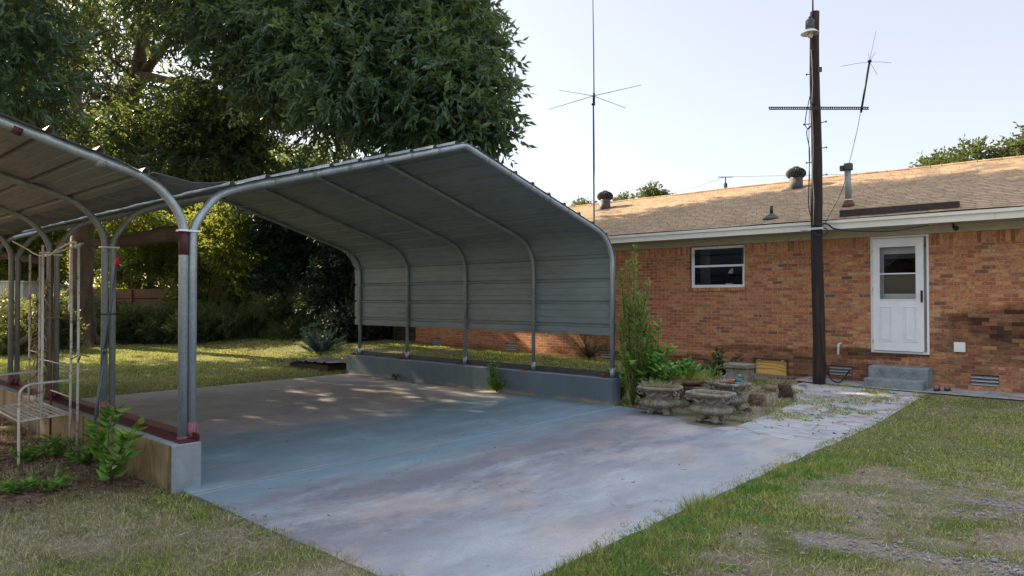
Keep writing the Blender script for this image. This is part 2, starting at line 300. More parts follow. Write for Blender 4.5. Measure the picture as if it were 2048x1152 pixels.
def stone_mat():
    m, t, b, out = newmat('loose_gravel'); n = NB(t)
    a = n.N('Attribute', None, attribute_name='rnd', attribute_type='GEOMETRY')
    c = n.ramp(a.outputs['Fac'], [(0, (.10, .095, .11)), (.35, (.19, .185, .205)), (.7, (.27, .265, .28)), (1, (.25, .19, .16))])
    c = n.mix(.4, c, n.ramp(n.noise(40, 4), [(.3, (.10, .09, .10)), (.7, (.34, .33, .34))]))
    t.links.new(c, b.inputs['Base Color']); b.inputs['Roughness'].default_value = .9; n.bump(n.noise(90, 4), .5, .003, b); return m
M['gravel'] = stone_mat()
def ground_mat():
    m, t, b, out = newmat('lawn_soil'); n = NB(t)
    a = n.N('Attribute', None, attribute_name='dry', attribute_type='GEOMETRY').outputs['Fac']
    g = n.ramp(n.noise(3, 8, .7), [(.3, (.055, .068, .022)), (.7, (.11, .12, .045))])
    d = n.ramp(n.noise(4, 8, .7), [(.3, (.20, .16, .115)), (.55, (.33, .275, .21)), (.75, (.42, .37, .31))])
    d = n.mix(n.ramp(n.noise(60, 5, .8), [(.45, 0), (.62, .8)]), d, (.10, .085, .06)); d = n.mix(n.ramp(n.N('TexVoronoi', {'Vector': n.tc, 'Scale': 60}).outputs[0], [(.0, .7), (.35, 0)]), d, (.42, .40, .38))
    c = n.mix(n.math('MINIMUM', 1.0, n.math('ADD', a, n.math('MULTIPLY', n.math('SUBTRACT', n.noise(9, 5), .5), .8))), g, d)
    l = n.N('Attribute', None, attribute_name='litter', attribute_type='GEOMETRY').outputs['Fac']
    c = n.mix(l, c, n.ramp(n.noise(12, 8, .75), [(.35, (.045, .03, .024)), (.5, (.17, .11, .085)), (.65, (.34, .27, .23))]))
    t.links.new(c, b.inputs['Base Color']); b.inputs['Roughness'].default_value = .95; b.inputs['Specular IOR Level'].default_value = .1
    n.bump(n.noise(30, 8, .8), .9, .02, b); return m
M['ground'] = ground_mat()
def ply_mat():
    m, t, b, out = newmat('new_plywood'); n = NB(t)
    wv = n.N('TexWave', {'Vector': n.map((1.2, 1, 3.2), (.3, 0, .2)), 'Scale': 1.3, 'Distortion': 16.0, 'Detail': 2, 'Detail Scale': .55}, wave_type='BANDS', bands_direction='Z').outputs[1]
    c = n.ramp(wv, [(0, (.38, .18, .03)), (.14, (.62, .36, .09)), (.6, (.74, .47, .14)), (1, (.68, .41, .12))])
    t.links.new(c, b.inputs['Base Color']); b.inputs['Roughness'].default_value = .7; return m
M['ply'] = ply_mat()
def glass_mat():
    m, t, b, out = newmat('window_glass'); n = NB(t); t.nodes.remove(b)
    g = n.N('BsdfGlossy', {'Roughness': .03, 'Color': (.9, .95, 1, 1)}); tr = n.N('BsdfTransparent', {'Color': (.75, .8, .8, 1)})
    fr = n.N('Fresnel', {'IOR': 1.5}); f = n.math('ADD', n.math('MULTIPLY', fr.outputs[0], .8), .015)
    mx = n.N('MixShader', {0: f, 1: tr.outputs[0], 2: g.outputs[0]}); t.links.new(mx.outputs[0], out.inputs[0]); return m
M['glass'] = glass_mat()
def carpaint():
    m, t, b, out = newmat('white_car_paint'); n = NB(t)
    t.links.new(n.ramp(n.noise(3, 3), [(.3, (.70, .71, .72)), (.7, (.76, .77, .78))]), b.inputs['Base Color']); b.inputs['Roughness'].default_value = .25; b.inputs['Coat Weight'].default_value = .6; return m
M['carw'] = carpaint()

# ---------------------------------------------------------------- mesh builder
class MB:
    def __init__(s): s.v = []; s.f = []; s.sm = []
    def quadf(s, pts, smooth=False):
        i = len(s.v); s.v += [tuple(p) for p in pts]; s.f.append(tuple(range(i, i + len(pts)))); s.sm.append(smooth); return s
    def box(s, lo, hi, rz=0, c=None):
        x0, y0, z0 = lo; x1, y1, z1 = hi; i = len(s.v)
        P = [(x0, y0, z0), (x1, y0, z0), (x1, y1, z0), (x0, y1, z0), (x0, y0, z1), (x1, y0, z1), (x1, y1, z1), (x0, y1, z1)]
        if rz:
            cx, cy = c or ((x0 + x1) / 2, (y0 + y1) / 2); a, b = math.cos(rz), math.sin(rz)
            P = [(cx + (x - cx) * a - (y - cy) * b, cy + (x - cx) * b + (y - cy) * a, z) for x, y, z in P]
        s.v += P
        for f in ((0, 3, 2, 1), (4, 5, 6, 7), (0, 1, 5, 4), (1, 2, 6, 5), (2, 3, 7, 6), (3, 0, 4, 7)): s.f.append(tuple(i + k for k in f)); s.sm.append(False)
        return s
    def tube(s, path, r, n=8, cap=True, jit=0.0):
        path = [Vector(p) for p in path]; k = len(path); R = r if hasattr(r, '__len__') else [r] * k
        base = len(s.v); up = Vector((0, 0, 1)); prev = None
        for i, p in enumerate(path):
            d = (path[min(i + 1, k - 1)] - path[max(i - 1, 0)]).normalized()
            if prev is None:
                a = up if abs(d.z) < .95 else Vector((1, 0, 0)); u = d.cross(a).normalized()
            else: u = (prev - d * prev.dot(d)).normalized()
            prev = u; v = d.cross(u)
            for j in range(n):
                t = 2 * math.pi * j / n; rr = R[i] * (1 + (random.uniform(-jit, jit) if jit else 0))
                s.v.append(tuple(p + (u * math.cos(t) + v * math.sin(t)) * rr))
        for i in range(k - 1):
            for j in range(n):
                a = base + i * n + j; b = base + i * n + (j + 1) % n; s.f.append((a, b, b + n, a + n)); s.sm.append(True)
        if cap:
            s.f.append(tuple(base + j for j in reversed(range(n)))); s.sm.append(False)
            s.f.append(tuple(base + (k - 1) * n + j for j in range(n))); s.sm.append(False)
        return s
    def lathe(s, prof, c, n=24, fr=None, ell=(1, 1), rz=0, pw=None, smooth=True):
        """profile [(r,z)], fr(i,theta)->factor on r, pw: superellipse power"""
        base = len(s.v); cx, cy, cz = c; ca, sa = math.cos(rz), math.sin(rz)
        for i, (r, z) in enumerate(prof):
            for j in range(n):
                t = 2 * math.pi * j / n; x, y = math.cos(t), math.sin(t)
                if pw: q = (abs(x) ** pw + abs(y) ** pw) ** (-1 / pw); x *= q; y *= q
                k = r * (fr(i, t) if fr else 1); x *= k * ell[0]; y *= k * ell[1]
                s.v.append((cx + x * ca - y * sa, cy + x * sa + y * ca, cz + z))
        for i in range(len(prof) - 1):
            for j in range(n):
                a = base + i * n + j; b = base + i * n + (j + 1) % n; s.f.append((a, b, b + n, a + n)); s.sm.append(smooth)
        s.f.append(tuple(base + j for j in reversed(range(n)))); s.sm.append(False)
        s.f.append(tuple(base + (len(prof) - 1) * n + j for j in range(n))); s.sm.append(False)
        return s
    def ball(s, c, r, n=12, sq=(1, 1, 1)):
        prof = [(max(1e-4, math.sin(math.pi * i / n)) * r, -math.cos(math.pi * i / n) * r * sq[2]) for i in range(n + 1)]
        return s.lathe(prof, c, 2 * n, ell=(sq[0], sq[1]))
    def extrude(s, poly, axis, a, b, closed=True):
        """poly [(p,q)] in the plane across axis (0:x -> (y,z); 1:y -> (x,z))"""
        def P(v, p, q): return (v, p, q) if axis == 0 else (p, v, q) if axis == 1 else (p, q, v)
        i = len(s.v); n = len(poly); s.v += [P(a, *p) for p in poly] + [P(b, *p) for p in poly]
        for j in range(n if closed else n - 1):
            k = (j + 1) % n; s.f.append((i + j, i + k, i + n + k, i + n + j)); s.sm.append(False)
        if closed:
            s.f.append(tuple(i + j for j in reversed(range(n)))); s.f.append(tuple(i + n + j for j in range(n))); s.sm += [False, False]
        return s
    def build(s, name, mat, parent=None, bevel=0, solid=0, origin=None):
        me = bpy.data.meshes.new(name); o = bpy.data.objects.new(name, me); COL.objects.link(o)
        off = Vector((0, 0, 0))
        if parent is not None:
            p = parent
            while p is not None: off += p.location; p = p.parent
            o.parent = parent
        elif origin is not None: off = Vector(origin); o.location = off
        me.from_pydata([tuple(Vector(v) - off) for v in s.v], [], s.f)
        me.polygons.foreach_set('use_smooth', s.sm); me.update()
        bm = None
        import bmesh
        bm = bmesh.new(); bm.from_mesh(me); bmesh.ops.recalc_face_normals(bm, faces=bm.faces); bm.to_mesh(me); bm.free()
        o.data.materials.append(M[mat] if isinstance(mat, str) else mat)
        if bevel:
            b = o.modifiers.new('bevel', 'BEVEL'); b.width = bevel; b.segments = 2; b.limit_method = 'ANGLE'
        if solid:
            b = o.modifiers.new('solid', 'SOLIDIFY'); b.thickness = solid
        return o
def tag(o, label=None, cat=None, group=None, kind=None):
    if label: o['label'] = label
    if cat: o['category'] = cat
    if group: o['group'] = group
    if kind: o['kind'] = kind
    return o
def empty(name, loc, label, cat, group=None):
    o = bpy.data.objects.new(name, None); COL.objects.link(o); o.location = loc; o.empty_display_size = .1
    return tag(o, label, cat, group)
def npmesh(name, V, F, mat, parent=None, attrs=None, smooth=False, origin=(0, 0, 0)):
    me = bpy.data.meshes.new(name); o = bpy.data.objects.new(name, me); COL.objects.link(o)
    off = np.array(origin, float)
    if parent is not None: o.parent = parent; off = np.array(parent.location) + (np.array(parent.parent.location) if parent.parent else 0)
    else: o.location = origin
    V = V - off; k = F.shape[1]
    me.vertices.add(len(V)); me.vertices.foreach_set('co', V.astype(np.float32).ravel())
    me.loops.add(F.size); me.loops.foreach_set('vertex_index', F.astype(np.int32).ravel())
    me.polygons.add(len(F)); me.polygons.foreach_set('loop_start', np.arange(0, F.size, k, dtype=np.int32))
    me.polygons.foreach_set('use_smooth', np.full(len(F), smooth)); me.update(calc_edges=True)
    for an, av in (attrs or {}).items():
        at_ = me.attributes.new(an, 'FLOAT', 'POINT'); at_.data.foreach_set('value', av.astype(np.float32))
    me.materials.append(M[mat]); return o
# smooth value noise on arrays
_T = RNG.random((64, 64))
def vnoise(x, y, s):
    x = x * s + 31.7; y = y * s + 17.3; xi = np.floor(x).astype(int); yi = np.floor(y).astype(int); fx = x - xi; fy = y - yi
    fx = fx * fx * (3 - 2 * fx); fy = fy * fy * (3 - 2 * fy); g = lambda a, b: _T[a % 64, b % 64]
    return (g(xi, yi) * (1 - fx) + g(xi + 1, yi) * fx) * (1 - fy) + (g(xi, yi + 1) * (1 - fx) + g(xi + 1, yi + 1) * fx) * fy
def fbm(x, y, s): return (vnoise(x, y, s) + .5 * vnoise(x, y, s * 2.1) + .25 * vnoise(x, y, s * 4.3)) / 1.75
def gz(x, y):
    """height of the ground: it rises a little towards the house"""
    t = np.clip((y - 9.9) / 3.2, 0, 1); t = t * t * (3 - 2 * t)
    t2 = np.clip((-y + 1.4) / 3.0, 0, 1)
    return t * (.10 + .0145 * np.clip(-x - 3, 0, 14))

def unit(a): return a / (np.linalg.norm(a, axis=1, keepdims=True) + 1e-9)
def leaf_arrays(P, D, L, W, up=None, fold=.25):
    """diamond leaves: base P, direction D, length L, width W"""
    n = len(P); D = unit(D); r = RNG.normal(size=(n, 3)); r = r if up is None else r * .6 + up
    side = unit(np.cross(D, r)); nor = np.cross(side, D)
    L = np.asarray(L).reshape(-1, 1) * np.ones((n, 1)); W = np.asarray(W).reshape(-1, 1) * np.ones((n, 1))
    mid = P + D * L * .42 + nor * W * -fold; tip = P + D * L
    V = np.stack([P, mid + side * W * .5, tip, mid - side * W * .5], 1).reshape(-1, 3)
    F = np.arange(4 * n).reshape(-1, 4); return V, F
def leaves(name, mat, parent, P, D, L, W, rnd=None, fold=.25, up=None, extra=None):
    V, F = leaf_arrays(P, D, L, W, up, fold)
    r = RNG.random(len(P)) if rnd is None else rnd
    at_ = {'rnd': np.repeat(r, 4)}
    return npmesh(name, V, F, mat, parent, at_)
def twigs_in(clumps, per, leaf_n, tl, droop=.35, shell=.55):
    """clumps (x,y,z,rx,ry,rz,weight) -> leaf base points + directions + clump tone"""
    Ps, Ds, Rs = [], [], []
    for (x, y, z, rx, ry, rz, wgt) in clumps:
        n = max(3, int(per * wgt)); d = unit(RNG.normal(size=(n, 3))); rad = (shell + (1 - shell) * RNG.random(n) ** .7)[:, None]
        # lumpy outline
        lump = 1 + .28 * np.sin(d[:, 0] * 5 + x) * np.sin(d[:, 1] * 6 + y) + .18 * np.sin(d[:, 2] * 9 + z * 3)
        c = np.array([x, y, z]) + d * rad * lump[:, None] * np.array([rx, ry, rz])
        td = unit(d * .8 + RNG.normal(size=(n, 3)) * .5 + np.array([0, 0, -droop]))
        tone = RNG.random(n)
        k = leaf_n; s = np.linspace(0.05, 1, k)[None, :, None]
        P = c[:, None, :] + td[:, None, :] * s * tl + np.array([0, 0, -1.]) * (s ** 2) * tl * droop * .6
        D = td[:, None, :] * .8 + RNG.normal(size=(n, k, 3)) * .55 + np.array([0, 0, -droop])
        Ps.append(P.reshape(-1, 3)); Ds.append(D.reshape(-1, 3)); Rs.append(np.clip(np.repeat(tone, k) * .75 + RNG.random(n * k) * .25, 0, 1))
    return np.concatenate(Ps), np.concatenate(Ds), np.concatenate(Rs)
def limb(mb, pts, r0, r1, n=9, wob=.06, seg=5):
    P = [Vector(p) for p in pts]; out = []
    for i in range(len(P) - 1):
        p0 = P[max(0, i - 1)]; p1 = P[i]; p2 = P[i + 1]; p3 = P[min(len(P) - 1, i + 2)]
        for k in range(seg):
            t = k / seg
            out.append(.5 * ((2 * p1) + (p2 - p0) * t + (2 * p0 - 5 * p1 + 4 * p2 - p3) * t * t + (3 * p1 - p0 - 3 * p2 + p3) * t ** 3))
    out.append(P[-1]); m = len(out)
    for q in out[1:-1]: q += Vector([random.uniform(-wob, wob) for _ in range(3)]) * r0 * 2
    mb.tube(out, [r0 + (r1 - r0) * (i / (m - 1)) ** .8 for i in range(m)], n, jit=.07); return out
def side_branches(mb, path, n, length, r, droop=.1, depth=1):
    tips = []
    for _ in range(n):
        i = random.randrange(len(path) // 3, len(path)); p = path[i]
        d = Vector([random.uniform(-1, 1), random.uniform(-1, 1), random.uniform(-.3, .8)]).normalized(); L = length * random.uniform(.5, 1)
        q = [p, p + d * L * .5 + Vector((0, 0, .05 * L)), p + d * L + Vector((0, 0, -droop * L))]
        o = limb(mb, q, r * random.uniform(.6, 1), r * .2, 6, .04, 4)
        if depth > 1: side_branches(mb, o, 3, length * .5, r * .4, droop, depth - 1)
    return tips
#==PART2==
# ================================================================ THE SETTING: ground, slab, path
def regions(x, y):
    """dryness, litter, grass density, blade height for ground points"""
    n1 = fbm(x, y, .9); n2 = fbm(x + 40, y + 9, 2.6); n3 = fbm(x + 7, y - 30, .45)
    dry = np.full_like(x, .22) + (n1 - .5) * .9; den = np.full_like(x, 1.0); hgt = np.full_like(x, .030); lit = np.zeros_like(x)
    R = (x > -2.72) & (y < 13.3)
    edge = 7.25 + .5 * (x + 2.75) + (n2 - .5) * .9
    green = R & (y > edge)
    dry = np.where(green, np.clip((n2 - .42) * 1.5, .10, .6), dry); den = np.where(green, 1.25, den); hgt = np.where(green, .022, hgt)
    d2 = R & ~green
    strip = np.clip(1 - (x + 2.72) / (.42 + .55 * n1), 0, 1) * np.where(y < 4.6, 1.3, 1)
    n4 = vnoise(x, y, 7.0); dd = np.clip(.64 + (n4 - .5) * 1.3 + (n2 - .5) * 2.4 - strip * 1.6 - np.clip((n1 - .52) * 2.5, 0, .7), 0, 1)
    near = np.clip((4.0 - y) / 1.5, 0, 1) * np.clip((-1.2 - x) / .8, 0, 1)
    dd = dd * (1 - .75 * near)
    dry = np.where(d2, dd, dry); den = np.where(d2, .95 + .4 * (1 - dd) + .35 * (n2 > .45), den); hgt = np.where(d2, .022 + .028 * np.clip(strip, 0, 1) * (.4 + 1.2 * (n2 > .5)), hgt)
    gv = gravel_w(x, y); den = den * (1 - .93 * gv); dry = np.maximum(dry, gv * .9 * R); den = np.where(R & ~green, den * (.55 + .9 * n1), den)
    L = (x < -3.0) & (y < 2.7) & (x > -14)
    dry = np.where(L, np.clip(.50 + (n2 - .5) * 2.2, .05, .9), dry); den = np.where(L, 1.05, den); hgt = np.where(L, .026, hgt)
    li = np.clip((-6.15 + (n1 - .5) * 1.6 - x) / .8, 0, 1) * L
    li = li * (.55 + .45 * (n2 < .56)); lit = li; den = den * (1 - .86 * li)
    B = (x > -13.3) & (x < -2.72) & (y > 9.3) & (y < 13.9)
    bed = B & (x > -6.1)
    dry = np.where(B & ~bed, np.clip(.12 + (n2 - .5) * .8, 0, .6), dry)
    dry = np.where(bed, np.clip(.95 - np.clip((n2 - .48) * 4, 0, .85), 0, 1), dry); den = np.where(bed, (.25 + 1.1 * (n2 > .54)) * np.clip((y - 8.9) * 2, .05, 1), den); hgt = np.where(bed, .035, hgt)
    W = y > 13.15; den = np.where(W & (x > -6) , .1, den); dry = np.where(W & (x > -9), .95, dry)
    far = x < -13.3
    dry = np.where(far, np.clip(.25 + (n1 - .5) * 1.2, 0, .8), dry)
    slab = (x > -13.15) & (x < -2.78 + (n2 - .5) * .34 + (vnoise(x, y, 9.0) - .5) * .10) & (y > 2.64 + (n2 - .5) * .26 + (vnoise(x, y, 9.0) - .5) * .10) & (y < 9.3) & ~((x > -6.2) & (y > 8.4 + 1.0 * (x < -4.6)))
    pl = -3.85 + (n2 - .5) * .8 - .05 * (y - 9) - .40 * np.clip(y - 11.3, 0, 1.2) - .5 * np.clip(8.8 - y, 0, .5)
    path = (x > pl) & (x < -2.74 + (n2 - .5) * .15) & (y > 8.2) & (y < 13.3)
    apron = (y > 13.12 + (n2 - .5) * .12) & (x > -4.9)
    tuft = path & (n2 > .60 - .015 * np.clip(y - 9, 0, 4)) & (y > 9.8)
    den = np.where(slab | apron, 0, den); den = np.where(path, np.where(tuft, 1.0, 0.0), den); dry = np.where(tuft, .15, dry)
    foot = (y > 8.2) & (y < 9.15) & (x > -5.9) & (x < -3.4)
    den = np.where(foot, den * .04, den); dry = np.where(foot, 1.0, dry)
    return np.clip(dry, 0, 1), lit, den, hgt
def gravel_w(x, y):
    n2 = fbm(x + 3, y + 77, 2.2)
    a = np.clip(1 - np.abs(y - (4.98 + .22 * (x + 1.9))) / (.24), 0, 1) * np.clip((x + 2.1) / .5, 0, 1)
    b = np.clip(1 - np.hypot((x + .75) / .6, (y - 6.9) / .28), 0, 1)
    c = np.clip((n2 - .64) * 5, 0, .5) * (x > -1.8) * (y < 7.2)
    return np.clip(np.maximum(np.maximum(a * 1.8, b * 1.8), c) - (n2 < .42) * .7, 0, 1) * (x > -2.5) * (y < 7.6)
def axis(fine0, fine1, step, lo, hi):
    a = list(np.arange(fine0, fine1, step)); s = step; v = a[-1]
    while v < hi: s *= 1.35; v += s; a.append(v)
    s = step; v = a[0]; pre = []
    while v > lo: s *= 1.35; v -= s; pre.append(v)
    return np.array(pre[::-1] + a)
gx = axis(-15, 2, .12, -420, 420); gy = axis(-2, 14.5, .12, -420, 420)
GX, GY = np.meshgrid(gx, gy, indexing='ij'); dr, lt, _, _ = regions(GX.ravel(), GY.ravel())
Z = gz(GX, GY) + (fbm(GX, GY, 1.3) - .5) * .03 * ((GX < -2.9) & (GX > -13) & (GY > 2.6) & (GY < 13.3) == 0)
Z = np.where((GX > -13.1) & (GX < -2.72) & (GY > 2.58) & (GY < 13.9), gz(GX, GY) - .012, Z)
V = np.stack([GX, GY, Z], -1).reshape(-1, 3); nx, ny = len(gx), len(gy)
I = np.arange(nx * ny).reshape(nx, ny); F = np.stack([I[:-1, :-1], I[1:, :-1], I[1:, 1:], I[:-1, 1:]], -1).reshape(-1, 4)
tag(npmesh('ground', V, F, 'ground', None, {'dry': dr, 'litter': lt}, True), kind='structure')

def wavy_poly(pts, amp=.03, step=.18):
    out = []
    for i in range(len(pts)):
        a, b = Vector(pts[i]), Vector(pts[(i + 1) % len(pts)]); L = (b - a).length; k = max(1, int(L / step)); nrm = Vector((-(b - a).y, (b - a).x)).normalized()
        for j in range(k): p = a + (b - a) * j / k; out.append(p + nrm * (random.uniform(-amp, amp) if j else 0))
    return out
sl_ = MB(); poly = wavy_poly([(-13.1, 2.60), (-2.70, 2.58), (-2.68, 8.25), (-4.6, 8.42), (-5.3, 9.05), (-6.15, 9.2), (-13.1, 9.2)], .012)
def flat(mb, poly, z):
    mb.quadf([(p[0], p[1], (z(p[0], p[1]) if callable(z) else z)) for p in poly]); return mb
# slab: two pours with a tooled joint between them
def slab_piece(poly, zt=.012):
    m = MB(); i = len(m.v); n = len(poly)
    m.v += [(p[0], p[1], zt) for p in poly] + [(p[0], p[1], -.12) for p in poly]
    m.f.append(tuple(range(n))); m.sm.append(False)
    for j in range(n): k = (j + 1) % n; m.f.append((j, n + j, n + k, k)); m.sm.append(False)
    return m
A = slab_piece([(-13.1, 2.60), (-6.028, 2.60), (-6.072, 9.17), (-6.15, 9.2), (-13.1, 9.2)])
B = slab_piece([(-6.0, 2.60)] + [tuple(p) for p in wavy_poly([(-6.0, 2.60), (-2.70, 2.58), (-2.68, 8.25), (-4.5, 8.42), (-4.75, 8.75), (-5.3, 9.05), (-6.045, 9.15)], .012)][1:])
o0 = len(A.v); A.v += B.v; A.f += [tuple(k + o0 for k in f) for f in B.f]; A.sm += B.sm
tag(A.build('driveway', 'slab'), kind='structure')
# flagstone path to the steps and the walk along the wall
pm = MB(); nY = 44
for j in range(nY):
    y0 = 8.27 + (13.2 - 8.27) * j / nY; y1 = 8.27 + (13.2 - 8.27) * (j + 1) / nY
    for k in range(10):
        def PX(u, y): 
            l = -3.98 - .05 * (y - 9) - .40 * np.clip(y - 11.3, 0, 1.2) - .5 * np.clip(8.8 - y, 0, .5); r = -2.66; return l + (r - l) * u
        q = [(PX(k / 10, y0), y0), (PX((k + 1) / 10, y0), y0), (PX((k + 1) / 10, y1), y1), (PX(k / 10, y1), y1)]
        pm.quadf([(a, b, float(gz(np.array(a), np.array(b))) + .004) for a, b in q])
tag(pm.build('path', 'path'), kind='structure')
wm = MB()
for k in range(16):
    x0 = -4.9 + k * .6
    wm.quadf([(a, b, float(gz(np.array(a), np.array(b))) + .022) for a, b in ((x0, 13.16), (x0 + .592, 13.15), (x0 + .592, 14.02), (x0, 14.02))])
tag(wm.build('pavement', 'path'), kind='structure')

# grass blades, denser where they are near
def frustum(x, y, mar=.25):
    d = -x * math.sin(TH) + y * math.cos(TH); a = x * math.cos(TH) + y * math.sin(TH)
    return (d > 1.2) & (np.abs(a) < d * (.731 + mar) + .3), d
def blades(name, x0, x1, y0, y1, n0, seed, maxd=60):
    r = np.random.default_rng(seed); N = int((x1 - x0) * (y1 - y0) * n0)
    x = r.uniform(x0, x1, N); y = r.uniform(y0, y1, N); ok, d = frustum(x, y); ok &= d < maxd
    x, y, d = x[ok], y[ok], d[ok]
    dry, lit, den, h = regions(x, y)
    p = den * np.minimum(1, (4.2 / d) ** 1.35); k = r.random(len(x)) < p
    x, y, d, dry, h = x[k], y[k], d[k], dry[k], h[k]; n = len(x)
    h = h * r.uniform(.5, 1.5, n) * (1 + .8 * (vnoise(x, y, 2.5) - .4)); wd = np.maximum(.0035, d * .00075) * r.uniform(.7, 1.4, n)
    z = gz(x, y) - .004
    ang = r.uniform(0, 2 * np.pi, n); lean = r.uniform(.1, 1.1, n) * h; la = r.uniform(0, 2 * np.pi, n)
    a = np.stack([x - np.cos(ang) * wd, y - np.sin(ang) * wd, z], 1); b = np.stack([x + np.cos(ang) * wd, y + np.sin(ang) * wd, z], 1)
    c = np.stack([x + np.cos(la) * lean, y + np.sin(la) * lean, z + h], 1)
    V = np.stack([a, b, c], 1).reshape(-1, 3); F = np.arange(3 * n).reshape(-1, 3)
    dd = (r.random(n) < dry).astype(float)
    rr = np.clip(r.random(n) * .7 + vnoise(x + 5, y, .8) * .4 - .05, 0, 1)
    o = npmesh(name, V, F, 'grass', None, {'rnd': np.repeat(rr, 3), 'dry': np.repeat(dd, 3)}); return o
g1 = blades('grass', -33, 3.2, -1.5, 22, 5200, 3, 34)
tag(g1, kind='stuff', label='short patchy lawn grass growing around the concrete slab', cat='grass')
# coarser crabgrass clumps along the slab edge and through the thin grass
def crab():
    r = np.random.default_rng(77); K = 150
    cx = np.concatenate([r.uniform(-2.68, -2.2, 75), r.uniform(-2.2, 1.2, 45), r.uniform(-6.1, -3.2, 20), r.uniform(-4.3, -2.9, 24)]); cy = np.concatenate([r.uniform(3.2, 8.0, 75), r.uniform(3.6, 9.5, 45), r.uniform(1.6, 2.56, 20), r.uniform(9.6, 12.9, 24)])
    sz = np.concatenate([r.uniform(.6, 1.25, 75), r.uniform(.4, .9, 45), r.uniform(.5, .8, 20), r.uniform(.4, .7, 24)]); K = len(cx); nb = 46
    th = r.uniform(0, 6.28, (K, nb)); q = np.sqrt(r.random((K, nb))) * .085 * sz[:, None]
    P = np.stack([cx[:, None] + np.cos(th) * q, cy[:, None] + np.sin(th) * q, np.zeros((K, nb)) + gz(cx, cy)[:, None]], -1).reshape(-1, 3)
    D = np.stack([np.cos(th) + r.normal(size=th.shape) * .5, np.sin(th) + r.normal(size=th.shape) * .5, r.uniform(.15, 1.1, th.shape)], -1).reshape(-1, 3)
    L = (r.uniform(.45, 1.1, (K, nb)) * .075 * sz[:, None]).ravel()
    o = leaves('crabgrass', 'weed', None, P, D, L, .0075, rnd=np.clip(r.random(K * nb) * .55, 0, 1), fold=.4); tag(o, 'coarse green crabgrass clumps along the slab edge', 'grass', kind='stuff')
crab()
# thatch: dead straws lying loose on the thin lawn
def thatch():
    r = np.random.default_rng(15); N = 90000; x = r.uniform(-7, 2.2, N); y = r.uniform(1.2, 12.5, N); ok, d = frustum(x, y); x, y, d = x[ok], y[ok], d[ok]
    dry, lit, den, h = regions(x, y); k = r.random(len(x)) < (den > .06) * (.05 + .75 * dry) * np.minimum(1, (4.5 / d) ** 1.1); x, y, d = x[k], y[k], d[k]; n = len(x)
    P = np.stack([x, y, gz(x, y) + r.uniform(.008, .026, n)], 1); a = r.uniform(0, 6.28, n); D = np.stack([np.cos(a), np.sin(a), r.normal(size=n) * .22], 1)
    o = leaves('thatch', 'straw', None, P, D, r.uniform(.03, .10, n), np.maximum(.004, d * .0008), rnd=r.random(n) ** .8, up=np.array([0, 0, 1.2])); tag(o, 'dead straw lying loose over the thin dry lawn', 'straw', kind='stuff')
thatch()
# gravel: loose flat stones in the bare strip, and leaf litter under the bench
def scatter_stones():
    r = np.random.default_rng(5); x = r.uniform(-2.5, 2.0, 60000); y = r.uniform(3.2, 8.2, 60000)
    k = (r.random(60000) < gravel_w(x, y) * .34) | (r.random(60000) < .018); x, y = x[k], y[k]; n = len(x)
    base = np.array([(1, 0, 0), (.5, .87, 0), (-.5, .87, 0), (-1, 0, 0), (-.5, -.87, 0), (.5, -.87, 0)]); s = r.uniform(.004, .009, n) * (1 + 1.6 * r.random(n) ** 3)
    a = r.uniform(0, 6.28, n); ca, sa = np.cos(a), np.sin(a)
    V = []
    for t, zz in ((1, 0.0), (.72, .42)):
        B_ = base[None] * (t * r.uniform(.65, 1.2, (n, 6)))[..., None] * s[:, None, None] * np.array([1.2, .8, 1])
        X = B_[..., 0] * ca[:, None] - B_[..., 1] * sa[:, None] + x[:, None]; Y = B_[..., 0] * sa[:, None] + B_[..., 1] * ca[:, None] + y[:, None]
        V.append(np.stack([X, Y, np.zeros_like(X) + .008 + zz * s[:, None] * 1.0 + r.uniform(0, .25, (n, 6)) * s[:, None] * zz], -1))
    V = np.concatenate(V, 1).reshape(-1, 3); F = []
    b = np.arange(n)[:, None] * 12
    for j in range(6): F.append(b + np.array([[j, (j + 1) % 6, 6 + (j + 1) % 6, 6 + j]]))
    F.append(b + np.array([[6, 7, 8, 9]])); F.append(b + np.array([[9, 10, 11, 6]]))
    F = np.concatenate(F, 0)
    o = npmesh('gravel', V, F, 'gravel', None, {'rnd': np.repeat(r.random(n), 12)}); tag(o, 'loose grey gravel stones showing through the dry lawn', 'gravel', kind='stuff')
scatter_stones()
def litter():
    r = np.random.default_rng(9); N = 36000; x = r.uniform(-14, 1.5, N); y = r.uniform(-.5, 13.5, N)
    _, lit, den, _ = regions(x, y); slab = (x < -2.8) & (x > -13) & (y > 2.8) & (y < 9.12)
    p = np.where(slab, .0014 + .10 * (y > 8.9), .01) + lit * .9 + ((x > -4.6) & (y > 8.5)) * .05 + ((x > -2.6) & (y < 7.5)) * .02; k = r.random(N) < p; x, y = x[k], y[k]; n = len(x)
    P = np.stack([x, y, gz(x, y) + .014 + r.random(n) * .012], 1); D = np.stack([r.normal(size=n), r.normal(size=n), r.normal(size=n) * .15], 1)
    o = leaves('leaf_litter', 'litter', None, P, D, r.uniform(.02, .075, n), r.uniform(.01, .034, n), up=np.array([0, 0, 1.5]))
    tag(o, 'brown fallen leaves lying on the ground and slab', 'leaves', kind='stuff')
litter()

